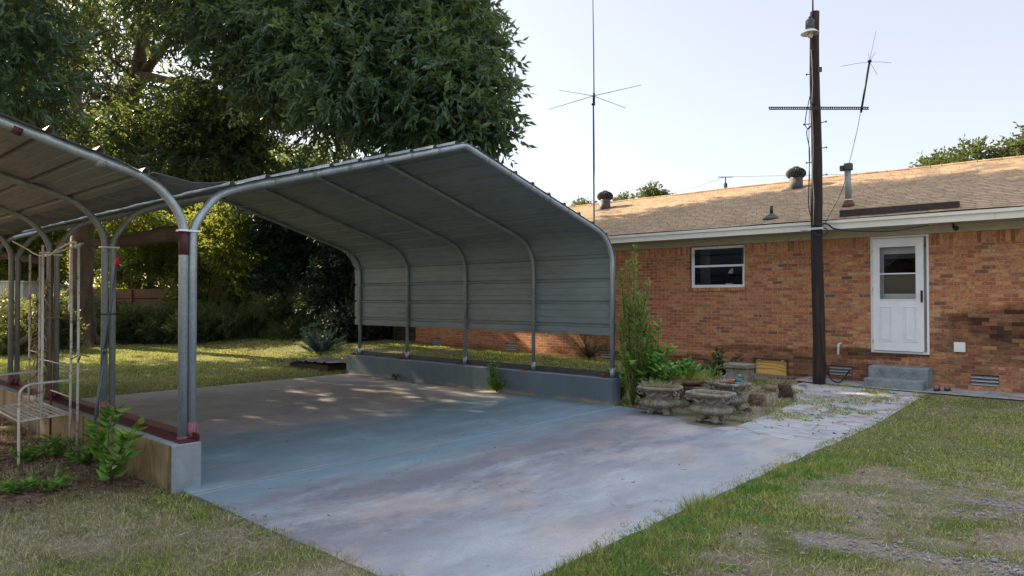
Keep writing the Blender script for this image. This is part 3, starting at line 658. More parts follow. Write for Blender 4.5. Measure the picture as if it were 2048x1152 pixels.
# ================================================================ LOW WALLS UNDER THE CARPORTS
XL = [-6.38, -8.38, -10.38, -12.25, -13.95]; XR = [-6.3, -7.95, -9.67, -11.4, -13.05]
cr = MB(); cr.box((-13.25, 9.14, -.1), (-6.17, 9.40, .41))
tag(cr.build('low_wall', 'curb_right', bevel=.012, origin=(-9.7, 9.27, 0)), 'grey painted low concrete wall along the house side of the slab', 'low wall')
cl = MB(); cl.box((-14.6, 2.50, -.1), (-6.19, 2.765, .41))
tag(cl.build('low_wall', 'curb_left', bevel=.012, origin=(-10.4, 2.625, 0)), 'ochre stained low concrete wall under the doubled carport posts on the left', 'low wall')

# ================================================================ CARPORTS
def smooth(pts, seg=6):
    P = [Vector(p) for p in pts]; out = []
    for i in range(len(P) - 1):
        p0, p1, p2, p3 = P[max(0, i - 1)], P[i], P[i + 1], P[min(len(P) - 1, i + 2)]
        if (p2 - p1).length > .9: out.append(p1); continue
        for k in range(seg):
            t = k / seg; m1 = (p2 - p0).normalized() * (p2 - p1).length; m2 = (p3 - p1).normalized() * (p2 - p1).length
            out.append(p1 * (2 * t ** 3 - 3 * t * t + 1) + m1 * (t ** 3 - 2 * t * t + t) + p2 * (-2 * t ** 3 + 3 * t * t) + m2 * (t ** 3 - t * t))
    out.append(P[-1]); return out
R_PROF = [(2.755, 2.24), (2.79, 2.36), (2.87, 2.49), (2.98, 2.62), (3.13, 2.70), (3.35, 2.775), (5.95, 3.545), (6.10, 3.585), (6.25, 3.545), (8.78, 2.785), (9.02, 2.70), (9.18, 2.60), (9.28, 2.47), (9.34, 2.33), (9.36, 2.2)]
def ribbed(profile, x0, x1, pitch=.372, bump=.032, off=.040, flip=1, phase=0.0, xstep=1.4):
    """steel sheet lying on the arches: flat pans with raised ribs running along X"""
    P = [Vector((0, a, b)) for a, b in profile]; L = [0]
    for i in range(1, len(P)): L.append(L[-1] + (P[i] - P[i - 1]).length)
    def pos(s):
        s = min(max(s, 0), L[-1]); i = max(k for k in range(len(L)) if L[k] <= s + 1e-9); i = min(i, len(P) - 2)
        t = (s - L[i]) / (L[i + 1] - L[i]); d = (P[i + 1] - P[i]).normalized(); return P[i] + (P[i + 1] - P[i]) * t, Vector((0, -d.z, d.y)) * flip
    ss = []; k = 0; s = phase
    marks = [(0, 0)]
    while s < L[-1] - .06:
        for ds, h in ((-.034, 0), (-.016, 1), (.016, 1), (.034, 0), (.118, 0), (.124, .16), (.130, 0), (.242, 0), (.248, .16), (.254, 0)):
            if 0 < s + ds < L[-1]: marks.append((s + ds, h))
        s += pitch
    marks.append((L[-1], 0)); marks.sort(); m = MB(); nx_ = max(1, int((x1 - x0) / xstep)); n = len(marks)
    for i in range(nx_ + 1):
        X = x0 + (x1 - x0) * i / nx_
        for (s_, h) in marks:
            p, nr = pos(s_); p = p + nr * (off + bump * h + random.uniform(-.0015, .0015)); m.v.append((X, p.y, p.z))
    for i in range(nx_):
        for j in range(n - 1): a = i * n + j; m.f.append((a, a + n, a + n + 1, a + 1)); m.sm.append(False)
    return m
def arch(root, prof, x_near, x_far_leg, legs, mat, r=.038, name='arch'):
    """one bent tube: legs [(y, side x)]"""
    pts = [(legs[0][0], legs[0][1], .415)] + [(legs[0][0], a, b) if i < 3 else (legs[0][0] + (legs[1][0] - legs[0][0]) * min(1, max(0, (abs(a - prof[2][0]) / abs(prof[6][0] - prof[2][0])))), a, b) for i, (a, b) in enumerate(prof)]
    pts.append((legs[1][0], legs[1][1], .415))
    m = MB(); m.tube(smooth(pts), r, 12); a_ = m.build(name, mat, root)
    sl = MB()                                                     # thicker ground sleeves where the tube drops over its foot
    for (lx, ly), top in ((legs[0], 1), (legs[1], 1)): sl.tube([(lx, ly, .415), (lx, ly, .50)], r + .006, 12)
    return a_
cpR = empty('metal_carport', (-9.7, 6.1, 0), 'grey steel carport with arched tube frame and a sheet side panel facing the brick house', 'carport')
for i in range(5):
    arch(cpR, R_PROF, XR[i], XL[i], [(XL[i], 2.755), (XR[i], 9.36)], 'galv' if i == 0 else 'galv_dull', .038 if i == 0 else .033)
full = [(2.98, 2.66)] + R_PROF[4:] + [(9.36, 1.9), (9.36, 1.08)]
ribbed(full, -13.30, -6.26, flip=1, phase=.10).build('roof_sheet', 'sheet', cpR, solid=.0012)
m = MB(); m.box((-13.2, 9.385, .412), (-6.2, 9.39, .50)); m.box((-13.2, 9.30, .412), (-6.2, 9.384, .418)); m.build('base_rail', 'grey_metal', cpR)
for i in range(5):
    m = MB(); m.box((XR[i] - .15, 9.24, .418), (XR[i] - .09, 9.32, .45)); m.tube([(XR[i] - .12, 9.28, .41), (XR[i] - .12, 9.28, .47)], .008, 6)
    m.tube([(XR[i] - .12, 9.28, .452), (XR[i] - .12, 9.28, .462)], .016, 6); m.build('anchor_bolt', 'rust', cpR)
    m = MB(); m.tube([(XR[i], 9.36, .412), (XR[i], 9.36, .56)], .043 if i == 0 else .038, 12); m.build('post_sleeve', 'galv', cpR)
m = MB(); m.tube([(XL[0], 2.755, .415), (XL[0], 2.755, .56)], .046, 12); m.build('post_sleeve', 'pink_paint', cpR)
for i in range(1, 5):
    m = MB(); m.tube([(XL[i], 2.755, .415), (XL[i], 2.755, .50)], .041, 12); m.build('post_sleeve', 'pink_paint', cpR)
# thin bands where the roof screws catch the front arch
for k in range(12):
    yy = 3.55 + k * .42
    if 5.8 < yy < 6.35: continue
    zz = 2.775 + (yy - 3.35) * .2962 if yy < 6.1 else 3.585 - (yy - 6.1) * .2985
    if yy > 8.7: continue
    xx = XL[0] + (XR[0] - XL[0]) * min(1, (yy - 2.87) / 3.1); s_ = .2962 if yy < 6.1 else -.2985; L_ = math.hypot(1, s_)
    m = MB(); m.tube([(xx, yy - .022 / L_, zz - .022 * s_ / L_), (xx, yy + .022 / L_, zz + .022 * s_ / L_)], .0405, 12); m.build('clamp_band', 'galv_dull', cpR)

cpL = empty('metal_carport', (-9.7, -.6, 0), 'older weathered carport on the left with red painted feet and rusty brown roof sheet', 'carport')
L_PROF = [(2.675, 2.26), (2.64, 2.40), (2.56, 2.53), (2.43, 2.66), (2.27, 2.74), (2.05, 2.80), (-.45, 3.50), (-.60, 3.535), (-.75, 3.50), (-3.25, 2.78), (-3.49, 2.70), (-3.65, 2.60), (-3.75, 2.47), (-3.81, 2.33), (-3.83, 2.2)]
for i in range(5):
    arch(cpL, L_PROF, XL[i], XL[i], [(XL[i], 2.675), (XL[i], -3.83)], 'galv' if i == 0 else 'galv_dull', .040 if i == 0 else .035)
fl = [(2.42, 2.66), (2.27, 2.71)] + L_PROF[5:12]
ribbed(fl, -14.5, -6.30, pitch=.37, flip=-1, phase=.12, bump=.05).build('roof_sheet', 'sheet_left', cpL, solid=.0012)
for yy in (2.0, 1.42, .8):
    zz = 2.78 + (2.05 - yy) * .288
    m = MB(); m.tube([(XL[0], yy + .03, zz - .0086), (XL[0], yy - .03, zz + .0086)], .0425, 12); m.build('clamp_band', 'red_paint' if yy < 1.9 else 'galv_dull', cpL)
m = MB(); m.box((-14.5, 2.745, .412), (-6.2, 2.75, .475)); m.box((-14.5, 2.58, .412), (-6.2, 2.7445, .419)); m.build('base_rail', 'red_paint', cpL)
for i in range(5):
    m = MB(); m.tube([(XL[i], 2.675, .415), (XL[i], 2.675, .56 if i else .44)], .047 if i == 0 else .042, 12); m.build('post_sleeve', 'pink_paint', cpL)
m = MB(); m.tube([(XL[0], 2.675, 2.06), (XL[0], 2.675, 2.27)], .0415, 12); m.build('paint_patch', 'red_paint', cpL)
# crumpled valley flashing between the two roofs
m = MB(); n_ = 60
for i in range(n_ + 1):
    X = -14.4 + 8.15 * i / n_; a = .018 * math.sin(i * 1.9) + random.uniform(-.008, .008)
    for (yy, zz) in ((2.36, 2.745), (2.52, 2.715), (2.70, 2.69), (2.86, 2.705), (3.02, 2.745)): m.v.append((X, yy, zz + a * (1 if 2.4 < yy < 2.95 else .3)))
for i in range(n_):
    for j in range(4): q = i * 5 + j; m.f.append((q, q + 5, q + 6, q + 1)); m.sm.append(False)
m.build('valley_flashing', 'sheet_left', cpL, solid=.003)
# white strap that ties each pair of posts
for i in range(3):
    m = MB(); z0 = 2.27 if i == 0 else 2.22
    m.box((XL[i] - .048, 2.625, z0), (XL[i] + .048, 2.805, z0 + .016)); tag(m.build('tie_strap', 'white', origin=(XL[i], 2.7, z0)), ['white strap tying the nearest pair of carport posts', 'pale strap tying the pair of posts behind the red tipped pole', 'pale strap tying the pair of posts behind the garden arbor'][i], 'strap', 'straps tying the carport posts')
m = MB(); m.tube([(XL[1] - .045, 2.59, 1.5), (XL[1] + .045, 2.60, 1.5), (XL[1] + .045, 2.82, 1.5), (XL[1] - .045, 2.82, 1.5), (XL[1] - .045, 2.59, 1.5)], .006, 5)
tag(m.build('tie_wire', 'black', origin=(XL[1], 2.7, 1.5)), 'dark wire wound round the second pair of carport posts', 'wire')
# weathered timbers slung between the doubled posts
def beam(a, b, r0, r1, label):
    m = MB(); p = [Vector(a) + (Vector(b) - Vector(a)) * t / 8 + Vector((0, 0, random.uniform(-.008, .008))) for t in range(9)]
    m.tube(p, [r0 + (r1 - r0) * t / 8 for t in range(9)], 9, jit=.14); tag(m.build('timber', 'wood', origin=a), label, 'beam', 'old timbers slung between the posts')
beam(wp(193, 489, 2.92), wp(366, 466, 2.92), .055, .085, 'split dark timber slung between the two nearest pairs of carport posts')
beam(wp(-60, 505, 2.92), wp(104, 522, 2.92), .075, .05, 'dark timber slung level behind the garden arbor')
beam(wp(34, 688, 2.92), wp(78, 668, 2.92), .05, .06, 'short dark timber lodged low between the far left posts')
#==PART3==
# ================================================================ THE HOUSE
HY = 14.0
house = empty('brick_house', (0, HY, 0), 'single storey orange brick house with a brown shingle roof and white back door', 'house')
def wall_open(x0, x1, z0, z1, Y, ops, depth=.12, thick=.12):
    """front wall with real openings: cells between the openings, plus their reveals"""
    m = MB(); xs = sorted({x0, x1, *[o[0] for o in ops], *[o[1] for o in ops]}); zs = sorted({z0, z1, *[o[2] for o in ops], *[o[3] for o in ops]})
    for i in range(len(xs) - 1):
        for j in range(len(zs) - 1):
            cx, cz = (xs[i] + xs[i + 1]) / 2, (zs[j] + zs[j + 1]) / 2
            if any(o[0] < cx < o[1] and o[2] < cz < o[3] for o in ops): continue
            m.quadf([(xs[i], Y, zs[j]), (xs[i + 1], Y, zs[j]), (xs[i + 1], Y, zs[j + 1]), (xs[i], Y, zs[j + 1])])
    for a, b, c, d in ops:
        m.quadf([(a, Y, c), (a, Y + depth, c), (a, Y + depth, d), (a, Y, d)]); m.quadf([(b, Y, c), (b, Y, d), (b, Y + depth, d), (b, Y + depth, c)])
        m.quadf([(a, Y, c), (b, Y, c), (b, Y + depth, c), (a, Y + depth, c)]); m.quadf([(a, Y, d), (a, Y + depth, d), (b, Y + depth, d), (b, Y, d)])
    return m
DX0, DX1, DZ0, DZ1 = -3.74, -2.80, .685, 2.80
WX0, WX1, WZ0, WZ1 = -7.40, -6.15, 1.905, 2.795
hx0, hx1 = wp(1507, 735, HY).x, wp(1577, 735, HY).x; HZ0, HZ1 = .10, wp(1540, 717, HY).z
vents = [(wp(a, 740, HY).x, wp(b, 740, HY).x, zc) for a, b, zc in ((863, 881, .385), (1012, 1034, .365), (1198, 1226, .335), (1658, 1703, .305), (1941, 1998, .295))]
ops = [(DX0, DX1, DZ0, DZ1), (WX0, WX1, WZ0, WZ1), (hx0, hx1, HZ0, HZ1)] + [(a, b, z - .095, z + .095) for a, b, z in vents]
wl = wall_open(-16.65, 4.4, -.1, 2.60, HY, [(a, b, c, min(d, 2.60)) for a, b, c, d in ops])
wl.build('wall', 'brick', house)
m = wall_open(-16.65, 4.4, 2.60, 2.84, HY, [(DX0, DX1, 2.60, DZ1), (WX0, WX1, 2.60, WZ1)]); m.build('soldier_course', 'brick_soldier', house)
m = MB(); m.box((-16.65, HY + .13, -.1), (-16.53, 22.0, 2.9)); m.box((4.28, HY + .13, -.1), (4.4, 22.0, 2.9)); m.box((-16.53, 21.88, -.1), (4.28, 22.0, 2.9))
m.quadf([(-16.65, HY, -.1), (-16.65, HY, 2.9), (-16.65, HY + .13, 2.9), (-16.65, HY + .13, -.1)])
m.quadf([(-16.64, HY + .1, 2.9), (-16.64, 22, 2.9), (-16.64, 17.8, 4.35)]); m.build('side_wall', 'brick', house)
# rooms behind the openings, lined near-black to put their shade into the colour
m = MB(); m.box((-16.4, HY + .125, -.1), (WX0 - .8, HY + .14, 2.9)); m.box((WX1 + .6, HY + .125, -.1), (DX0 + 0, HY + .14, 2.9)); m.box((DX1, HY + .125, -.1), (4.2, HY + .14, 2.9))
m.box((WX0 - .8, HY + .125, -.1), (WX1 + .6, HY + .14, WZ0)); m.box((DX0, HY + .125, -.1), (DX1, HY + .14, DZ0)); m.box((WX0 - .8, HY + 2.6, 0), (DX1 + .3, HY + 2.62, 2.9)); m.box((WX0 - .9, HY + .145, 0), (WX0 - .82, HY + 2.6, 2.9)); m.box((DX1 + .32, HY + .145, 0), (DX1 + .4, HY + 2.6, 2.9)); m.box((WX0 - .8, HY + .145, 2.905), (DX1 + .3, HY + 2.6, 2.92)); m.box((WX0 - .8, HY + .145, .60), (DX1 + .3, HY + 2.59, .62)); m.build('shade_lining', 'dark', house)
RS = .333; RZ = 3.10; EY = 13.33
def rz_(Y): return RZ + RS * (Y - EY)
# shingled slope: a course every 14 cm, each standing 7 mm over the next
m = MB(); rows = 34; st = .14 / 1.063; y0 = -5 * st - .004
X0, X1 = -17.1, 4.8
prev = None; prof = []
for k in range(rows):
    ya = HY + y0 + k * st; prof.append((ya, rz_(ya) + .009)); prof.append((ya + st, rz_(ya + st) + .001))
RY = prof[-1][0]
prof.append((RY + .03, rz_(RY) + .012)); prof.append((RY + .03 + 4.6, rz_(RY) - 4.6 * RS))
xs = [X0 + (X1 - X0) * i / 40 for i in range(41)]
sag = lambda X, Y: -.012 * math.sin((X + 3) * .45) * ((Y - EY) / 4.5) + .006 * math.sin(X * 2.1)
for X in xs:
    for (yy, zz) in prof: m.v.append((X, yy, zz + sag(X, yy)))
npf = len(prof)
for i in range(40):
    for j in range(npf - 1): a = i * npf + j; m.f.append((a, a + npf, a + npf + 1, a + 1)); m.sm.append(False)
roof = m.build('roof', 'shingle', house, solid=.0)
m = MB(); m.tube([(X, RY + .02, rz_(RY) + .012 + sag(X, RY)) for X in xs], .035, 6); m.build('ridge_cap', 'shingle', house)
m = MB(); m.box((X0, EY + .045, 2.93), (X1, EY + .065, 3.07)); m.build('fascia', 'white_trim', house)
m = MB(); m.box((X0, EY + .015, 3.04), (X1, EY + .042, 3.095)); m.build('drip_edge', 'white_trim', house)
m = MB(); m.box((X0, EY + .068, 2.945), (X1, HY - .002, 2.955)); m.build('soffit', 'tan_trim', house)
m = MB(); m.box((-16.65, HY - .028, 2.81), (4.4, HY - .003, 2.943)); m.build('frieze_board', 'tan_trim', house)
for X in (-8.2 + .55, -1.2):
    m = MB(); m.box((wp(1449 if X < -5 else 1990, 460, EY).x - .002, EY + .010, 2.932), (wp(1449 if X < -5 else 1990, 460, EY).x + .003, EY + .014, 3.04)); m.build('fascia_joint', 'tan_trim', house)
# vents: louvred foundation openings
for a, b, z in vents:
    m = MB(); m.box((a, HY + .105, z - .095), (b, HY + .115, z + .095)); v_ = m.build('foundation_vent', 'dark', house)  # backing coloured near-black as the shade inside the vent
    m = MB()
    for q in range(3):
        zz = z - .075 + q * .058; m.quadf([(a + .004, HY + .005, zz), (b - .004, HY + .005, zz), (b - .004, HY + .05, zz + .038), (a + .004, HY + .05, zz + .038)])
        m.box((a + .004, HY + .003, zz - .006), (b - .004, HY + .009, zz + .004))
    l_ = m.build('louvre', 'alu', v_)
# crawl hatch
m = MB(); m.box((hx0 + .035, HY + .03, HZ0), (hx1 - .035, HY + .045, HZ1 - .03)); ht = m.build('crawl_hatch', 'ply', house)
m = MB(); m.box((hx0, HY - .015, HZ0 - .02), (hx0 + .035, HY + .05, HZ1 + .005)); m.box((hx1 - .035, HY - .015, HZ0 - .02), (hx1, HY + .05, HZ1 + .005)); m.box((hx0 + .036, HY - .014, HZ1 - .03), (hx1 - .036, HY + .05, HZ1 + .004)); m.build('hatch_frame', 'wood', ht)
for f_ in (.18, .85):
    X = hx0 + (hx1 - hx0) * f_; m = MB(); m.box((X - .03, HY - .02, HZ1 - .045), (X + .03, HY - .0145, HZ1 - .02)); m.build('latch', 'alu', ht)
# window
wf = MB()
t_ = .035
def framebox(m, x0, x1, z0, z1, y0, y1, t):
    m.box((x0, y0, z0), (x0 + t, y1, z1)); m.box((x1 - t, y0, z0), (x1, y1, z1)); m.box((x0 + t, y0, z1 - t), (x1 - t, y1, z1)); m.box((x0 + t, y0, z0), (x1 - t, y1, z0 + t)); return m
framebox(wf, WX0 + .03, WX1 - .005, WZ0, WZ1 - .01, HY + .035, HY + .10, .028); win = wf.build('window', 'white', house, bevel=.003)
zm = (WZ0 + WZ1) / 2 + .005
m = MB(); framebox(m, WX0 + .06, WX1 - .035, WZ0 + .03, zm + .02, HY + .05, HY + .075, .03); m.build('lower_sash', 'white', win, bevel=.002)
m = MB(); framebox(m, WX0 + .06, WX1 - .035, zm + .021, WZ1 - .04, HY + .074, HY + .095, .016); m.build('upper_sash', 'white', win)
m = MB(); m.quadf([(WX0 + .08, HY + .062, WZ0 + .05), (WX1 - .06, HY + .062, WZ0 + .05), (WX1 - .06, HY + .062, zm), (WX0 + .08, HY + .062, zm)])
m.quadf([(WX0 + .07, HY + .085, zm + .03), (WX1 - .05, HY + .085, zm + .03), (WX1 - .05, HY + .085, WZ1 - .05), (WX0 + .07, HY + .085, WZ1 - .05)]); m.build('glass_pane', 'glass', win)
m = MB()
for k in range(13):
    x_ = WX0 - .12 + k * .108; m.box((x_, HY - .035, WZ0 - .072), (x_ + .098, HY + .034, WZ0 - .004))
m.build('window_sill', 'brick_soldier', win, bevel=.004)
# door
m = MB(); framebox(m, DX0, DX1, DZ0 - .0, DZ1, HY - .012, HY + .06, .035); dfr = m.build('door_frame', 'white', house, bevel=.003)
d0, d1, e0, e1 = DX0 + .045, DX1 - .075, DZ0 + .045, DZ1 - .045
w0, w1, ww0, ww1 = d0 + .115, d1 - .12, 1.655, 2.60
m = MB(); m.box((d0, HY - .045, e0), (w0, HY - .01, e1)); m.box((w1, HY - .045, e0), (d1, HY - .01, e1)); m.box((w0, HY - .045, ww1), (w1, HY - .01, e1)); m.box((w0, HY - .045, e0), (w1, HY - .01, ww0))
door = m.build('door', 'white', house)
m = MB(); framebox(m, w0 - .018, w1 + .018, ww0 - .018, ww1 + .018, HY - .052, HY - .0455, .020); m.box((w0, HY - .05, 2.105), (w1, HY - .02, 2.128)); m.build('glazing_bead', 'white', door, bevel=.002)
m = MB(); m.quadf([(w0, HY - .02, ww0), (w1, HY - .02, ww0), (w1, HY - .02, ww1), (w0, HY - .02, ww1)]); m.build('glass_pane', 'glass', door)
for a in (d0 + .11, d1 - .315):
    m = MB(); framebox(m, a, a + .205, e0 + .17, 1.53, HY - .056, HY - .0455, .018); m.box((a + .035, HY - .058, e0 + .205), (a + .17, HY - .0455, 1.495)); m.build('raised_panel', 'white', door, bevel=.004)
m = MB(); hx = d1 - .03; m.tube(smooth([(hx, HY - .05, 1.80), (hx, HY - .085, 1.785), (hx + .006, HY - .09, 1.70), (hx, HY - .085, 1.62), (hx, HY - .05, 1.605)]), .011, 7); m.box((hx - .018, HY - .054, 1.62), (hx + .018, HY - .0455, 1.81)); m.build('door_handle', 'black', door)
for z_ in (e0 + .12, 1.8, e1 - .25):
    m = MB(); m.box((d0 - .012, HY - .05, z_), (d0 + .012, HY - .0455, z_ + .07)); m.build('hinge', 'alu', door)
m = MB(); m.box((DX0 - .0, HY - .035, DZ0 - .03), (DX1 + 0, HY + .06, DZ0 - .003)); m.build('threshold', 'wood', house)
m = MB(); m.box((DX0 + .04, HY + .118, DZ0 + .03), (w0 + .03, HY + .14, DZ1 - .03)); m.box((w1 - .02, HY + .118, DZ0 + .03), (DX1 - .04, HY + .14, DZ1 - .03)); m.box((w0 + .03, HY + .118, DZ0 + .03), (w1 - .02, HY + .14, ww0 + .10)); m.box((w0 + .03, HY + .118, ww1 - .12), (w1 - .02, HY + .14, DZ1 - .03)); m.build('inner_door', 'white', house)
m = MB()
for k in range(5): m.box((w0 + .03, HY + .145, 2.46 - k * .016), (w1 - .02, HY + .155, 2.468 - k * .016))
m.build('blind', 'curtain', house)
# things on the wall
def wallbox(px, py, w_, h_, d_, mat, name, par, z_off=0):
    p = wp(px, py, HY); m = MB(); m.box((p.x - w_ / 2, HY - d_, p.z - h_ / 2), (p.x + w_ / 2, HY - .002, p.z + h_ / 2)); return m.build(name, mat, par, bevel=.006)
ob = wallbox(1920, 694, .165, .165, .05, 'white', 'outlet_box', house)
p = wp(1920, 694, HY); m = MB(); m.box((p.x - .055, HY - .056, p.z - .05), (p.x + .055, HY - .0505, p.z + .05)); m.build('box_lid', 'white', ob, bevel=.002)
p = wp(1681, 687, HY); m = MB(); m.tube(smooth([(p.x + .015, HY - .002, p.z), (p.x + .005, HY - .06, p.z), (p.x - .012, HY - .08, p.z - .02), (p.x - .015, HY - .08, p.z - .06), (p.x - .02, HY - .08, p.z - .21)]), .020, 10); m.tube([(p.x - .013, HY - .08, p.z - .035), (p.x - .0135, HY - .08, p.z - .075)], .025, 10); m.build('drain_pipe', 'pvc', house)
p = wp(1697, 697, HY); m = MB(); m.tube([(p.x, HY - .002, p.z), (p.x, HY - .05, p.z)], .018, 8); m.ball((p.x, HY - .06, p.z), .028, 6, (1, .6, 1)); m.tube([(p.x, HY - .05, p.z - .01), (p.x, HY - .07, p.z - .05)], .012, 7); m.build('spigot', 'grey_metal', house)
p = wp(1910, 447, 13.8); p.z = 2.943; m = MB(); m.tube([(p.x - .03, 13.8, 2.942), (p.x, 13.78, 2.87)], .016, 7); m.tube([(p.x - .02, 13.77, 2.885), (p.x + .04, 13.66, 2.845)], [.022, .045], 10); m.build('floodlight', 'black', house)
# hardware on the roof
def rp(px, py):
    r = ray(px, py); t = (RZ - RS * EY - H) / (r[2] - RS * r[1]); return Vector((r[0] * t, r[1] * t, H + r[2] * t))
def turbine(p, s, label):
    root = empty('turbine_vent', p, label, 'roof vent', 'turbine vents near the ridge')
    m = MB(); m.tube([p + Vector((0, 0, -.10)), p + Vector((0, 0, .23 * s))], .155 * s, 20); m.build('duct', 'grey_metal', root)
    m = MB(); m.box((p.x - .25, p.y - .25, p.z), (p.x + .25, p.y + .25, p.z + .006))
    m.v = [(x, y, z + RS * (y - p.y) + .012) for x, y, z in m.v]; m.build('flashing', 'grey_metal', root)
    m = MB(); c = p + Vector((0, 0, .36 * s)); m.ball(c, .13 * s, 8, (1, 1, .8)); m.build('rotor_shade', 'dark', root)  # near-black ball added as the shade between the vanes
    m = MB(); nv = 22
    for k in range(nv):
        t0 = 2 * math.pi * k / nv; P = []
        for i in range(9):
            a = -.75 + i / 8 * 2.25; rr = math.cos(a) * .235 * s if a < 1.45 else .02; zz = c.z + math.sin(a) * .15 * s; tw = t0 + a * .35
            P.append(((c.x + math.cos(tw) * rr, c.y + math.sin(tw) * rr, zz), (c.x + math.cos(tw + .19) * rr * .82, c.y + math.sin(tw + .19) * rr * .82, zz)))
        for i in range(8): m.quadf([P[i][0], P[i + 1][0], P[i + 1][1], P[i][1]], True)
    m.tube([c + Vector((0, 0, .145 * s)), c + Vector((0, 0, .16 * s))], .07 * s, 14); m.build('rotor', 'grey_metal', root, solid=.003)
turbine(rp(1592, 377), 1.0, 'weathered round turbine vent near the ridge just left of the utility pole')
turbine(rp(1210, 418), 1.02, 'dark turbine vent on the ridge beside the tall antenna mast')
p = rp(1697, 412); vp = empty('vent_pipe', p, 'grey metal flue pipe with a boxy cap and rusty base standing on the shingles', 'vent pipe')
m = MB(); m.lathe([(.13, -.02), (.10, .05), (.075, .10), (.07, .14)], p, 18); m.build('base_flashing', 'rust', vp)
m = MB(); m.lathe([(.082, .10), (.085, .125), (.07, .13)], p, 18); m.build('storm_collar', 'alu', vp)
m = MB(); m.tube([p + Vector((0, 0, .10)), p + Vector((-.012, 0, .70))], .058, 16); m.build('pipe', 'galv_dull', vp)
m = MB(); m.lathe([(.075, .69), (.085, .70), (.085, .80), (.078, .825), (.03, .835)], p, 16); m.box((p.x - .14, p.y - .07, p.z + .69), (p.x - .08, p.y + .03, p.z + .79)); m.build('cap', 'grey_metal', vp, bevel=.004)
p = rp(1543, 437); fl_ = empty('plumbing_vent', p, 'small dark vent stub with a conical flashing low on the shingles', 'plumbing vent')
m = MB(); m.lathe([(.19, -.04), (.15, .02), (.05, .09), (.045, .10)], p, 16); m.build('flashing', 'grey_metal', fl_)
m = MB(); m.tube([p + Vector((0, 0, .08)), p + Vector((0, 0, .25))], .032, 12); m.build('stub_pipe', 'black', fl_)
a, b = rp(1680, 434), rp(1916, 419)
m = MB(); m.box((a.x, a.y - .03, a.z - .02), (b.x, a.y + .09, a.z + .12)); tag(m.build('roof_diverter', 'asphaltboard', origin=(a.x, a.y, a.z), bevel=.004), 'long dark board lying along the shingles above the back door', 'roof board')
# inside the window
def sillthing(px, name, label, cat, fn, mat):
    p = wp(px, 572, HY + .2); p.z = WZ0 + .02; m = MB(); fn(m, p); tag(m.build(name, mat, origin=tuple(p)), label, cat)
m = MB(); m.box((WX0 - .1, HY + .142, WZ0 - .02), (WX1 + .1, HY + .34, WZ0 + .015)); m.build('inner_sill', 'tan_trim', house)
sillthing(1396, 'ball', 'small blue ball at the left end of the window sill', 'ball', lambda m, p: m.ball(p + Vector((.02, 0, .035)), .04, 8), 'blueb')
sillthing(1435, 'dish', 'low white dish on the middle of the window sill', 'dish', lambda m, p: m.lathe([(.03, 0), (.055, .03), (.05, .032), (.025, .01)], p, 14), 'pvc')
def basket(m, p):
    for k in range(7): m.box((p.x - .065 + k * .02, p.y - .04, p.z), (p.x - .052 + k * .02, p.y - .036, p.z + .07))
    m.box((p.x - .068, p.y - .035, p.z), (p.x + .072, p.y + .04, p.z + .065)); m.box((p.x - .07, p.y - .043, p.z + .062), (p.x + .075, p.y - .0365, p.z + .072))
sillthing(1459, 'basket', 'small white slatted basket at the right of the window sill', 'basket', basket, 'pvc')
p = wp(1462, 542, HY + .105); m = MB(); m.extrude([(p.x - .065, p.z - .05), (p.x + .045, p.z - .05), (p.x + .045, p.z + .06), (p.x + .01, p.z + .05), (p.x - .04, p.z + .01)], 1, HY + .100, HY + .106)
tag(m.build('suncatcher', 'yellow', origin=tuple(p)), 'pale yellow fan shaped ornament hanging behind the window glass', 'ornament')
for (xa, xb) in ((WX0 + .05, WX0 + .30), (WX1 - .24, WX1 - .04)):
    m = MB(); n_ = 16; P = [(xa + (xb - xa) * i / n_, HY + .40 + .018 * math.sin(i * 1.9)) for i in range(n_ + 1)]
    for i in range(n_): m.quadf([(*P[i], WZ0 - .2), (*P[i + 1], WZ0 - .2), (*P[i + 1], WZ1 + .05), (*P[i], WZ1 + .05)], True)
    m.build('curtain', 'curtain', win, solid=.003)
# back steps
s0, s1 = wp(1727, 765, 13.30).x, wp(1844, 775, 13.30).x; u0_, u1_ = wp(1736, 740, 13.62).x, wp(1858, 745, 13.7).x; zg = .10; zl_, zu_ = wp(1735, 756, 13.3).z, wp(1740, 731, 13.62).z
st_ = empty('steps', (-3.45, 13.7, zg), 'two blue grey painted concrete steps with chipped edges below the white door', 'steps')
m = MB(); m.box((u0_, 13.62, zg - .1), (u1_, 13.998, zu_)); m.build('upper_step', 'step', st_, bevel=.02)
m = MB(); m.box((s0, 13.30, zg - .1), (s1, 13.618, zl_)); m.build('lower_step', 'step', st_, bevel=.02)
# shoes
def shoe(px, py):
    p = gp(px, py, .13); p.y = min(p.y, 13.72); k = ray(px, py); p = hit(px, py, 2, .125); m = MB(); r = empty('shoe', p, 'x', 'shoe', 'pair of clogs by the back wall')
    m.lathe([(.9, 0), (1, .012), (1, .025), (.92, .03)], p, 20, ell=(.047, .115), pw=2.4); m.build('sole', 'black', r, bevel=0)
    m = MB(); m.lathe([(1, .028), (1.02, .055), (.80, .085), (.45, .10)], p + Vector((0, -.035, 0)), 16, ell=(.043, .072), pw=2.3); m.build('upper', 'shoe', r)
    m = MB(); m.lathe([(.6, .05), (1, .075), (.9, .09)], p + Vector((0, .05, -.02)), 14, ell=(.036, .05)); m.build('opening', 'dark', r); return r  # near-black plug painted as the shade inside the clog
for px, l in ((1874, 'tan clog on the left of the pair by the brick wall'), (1895, 'tan clog on the right of the pair by the brick wall')): shoe(px, 781)['label'] = l
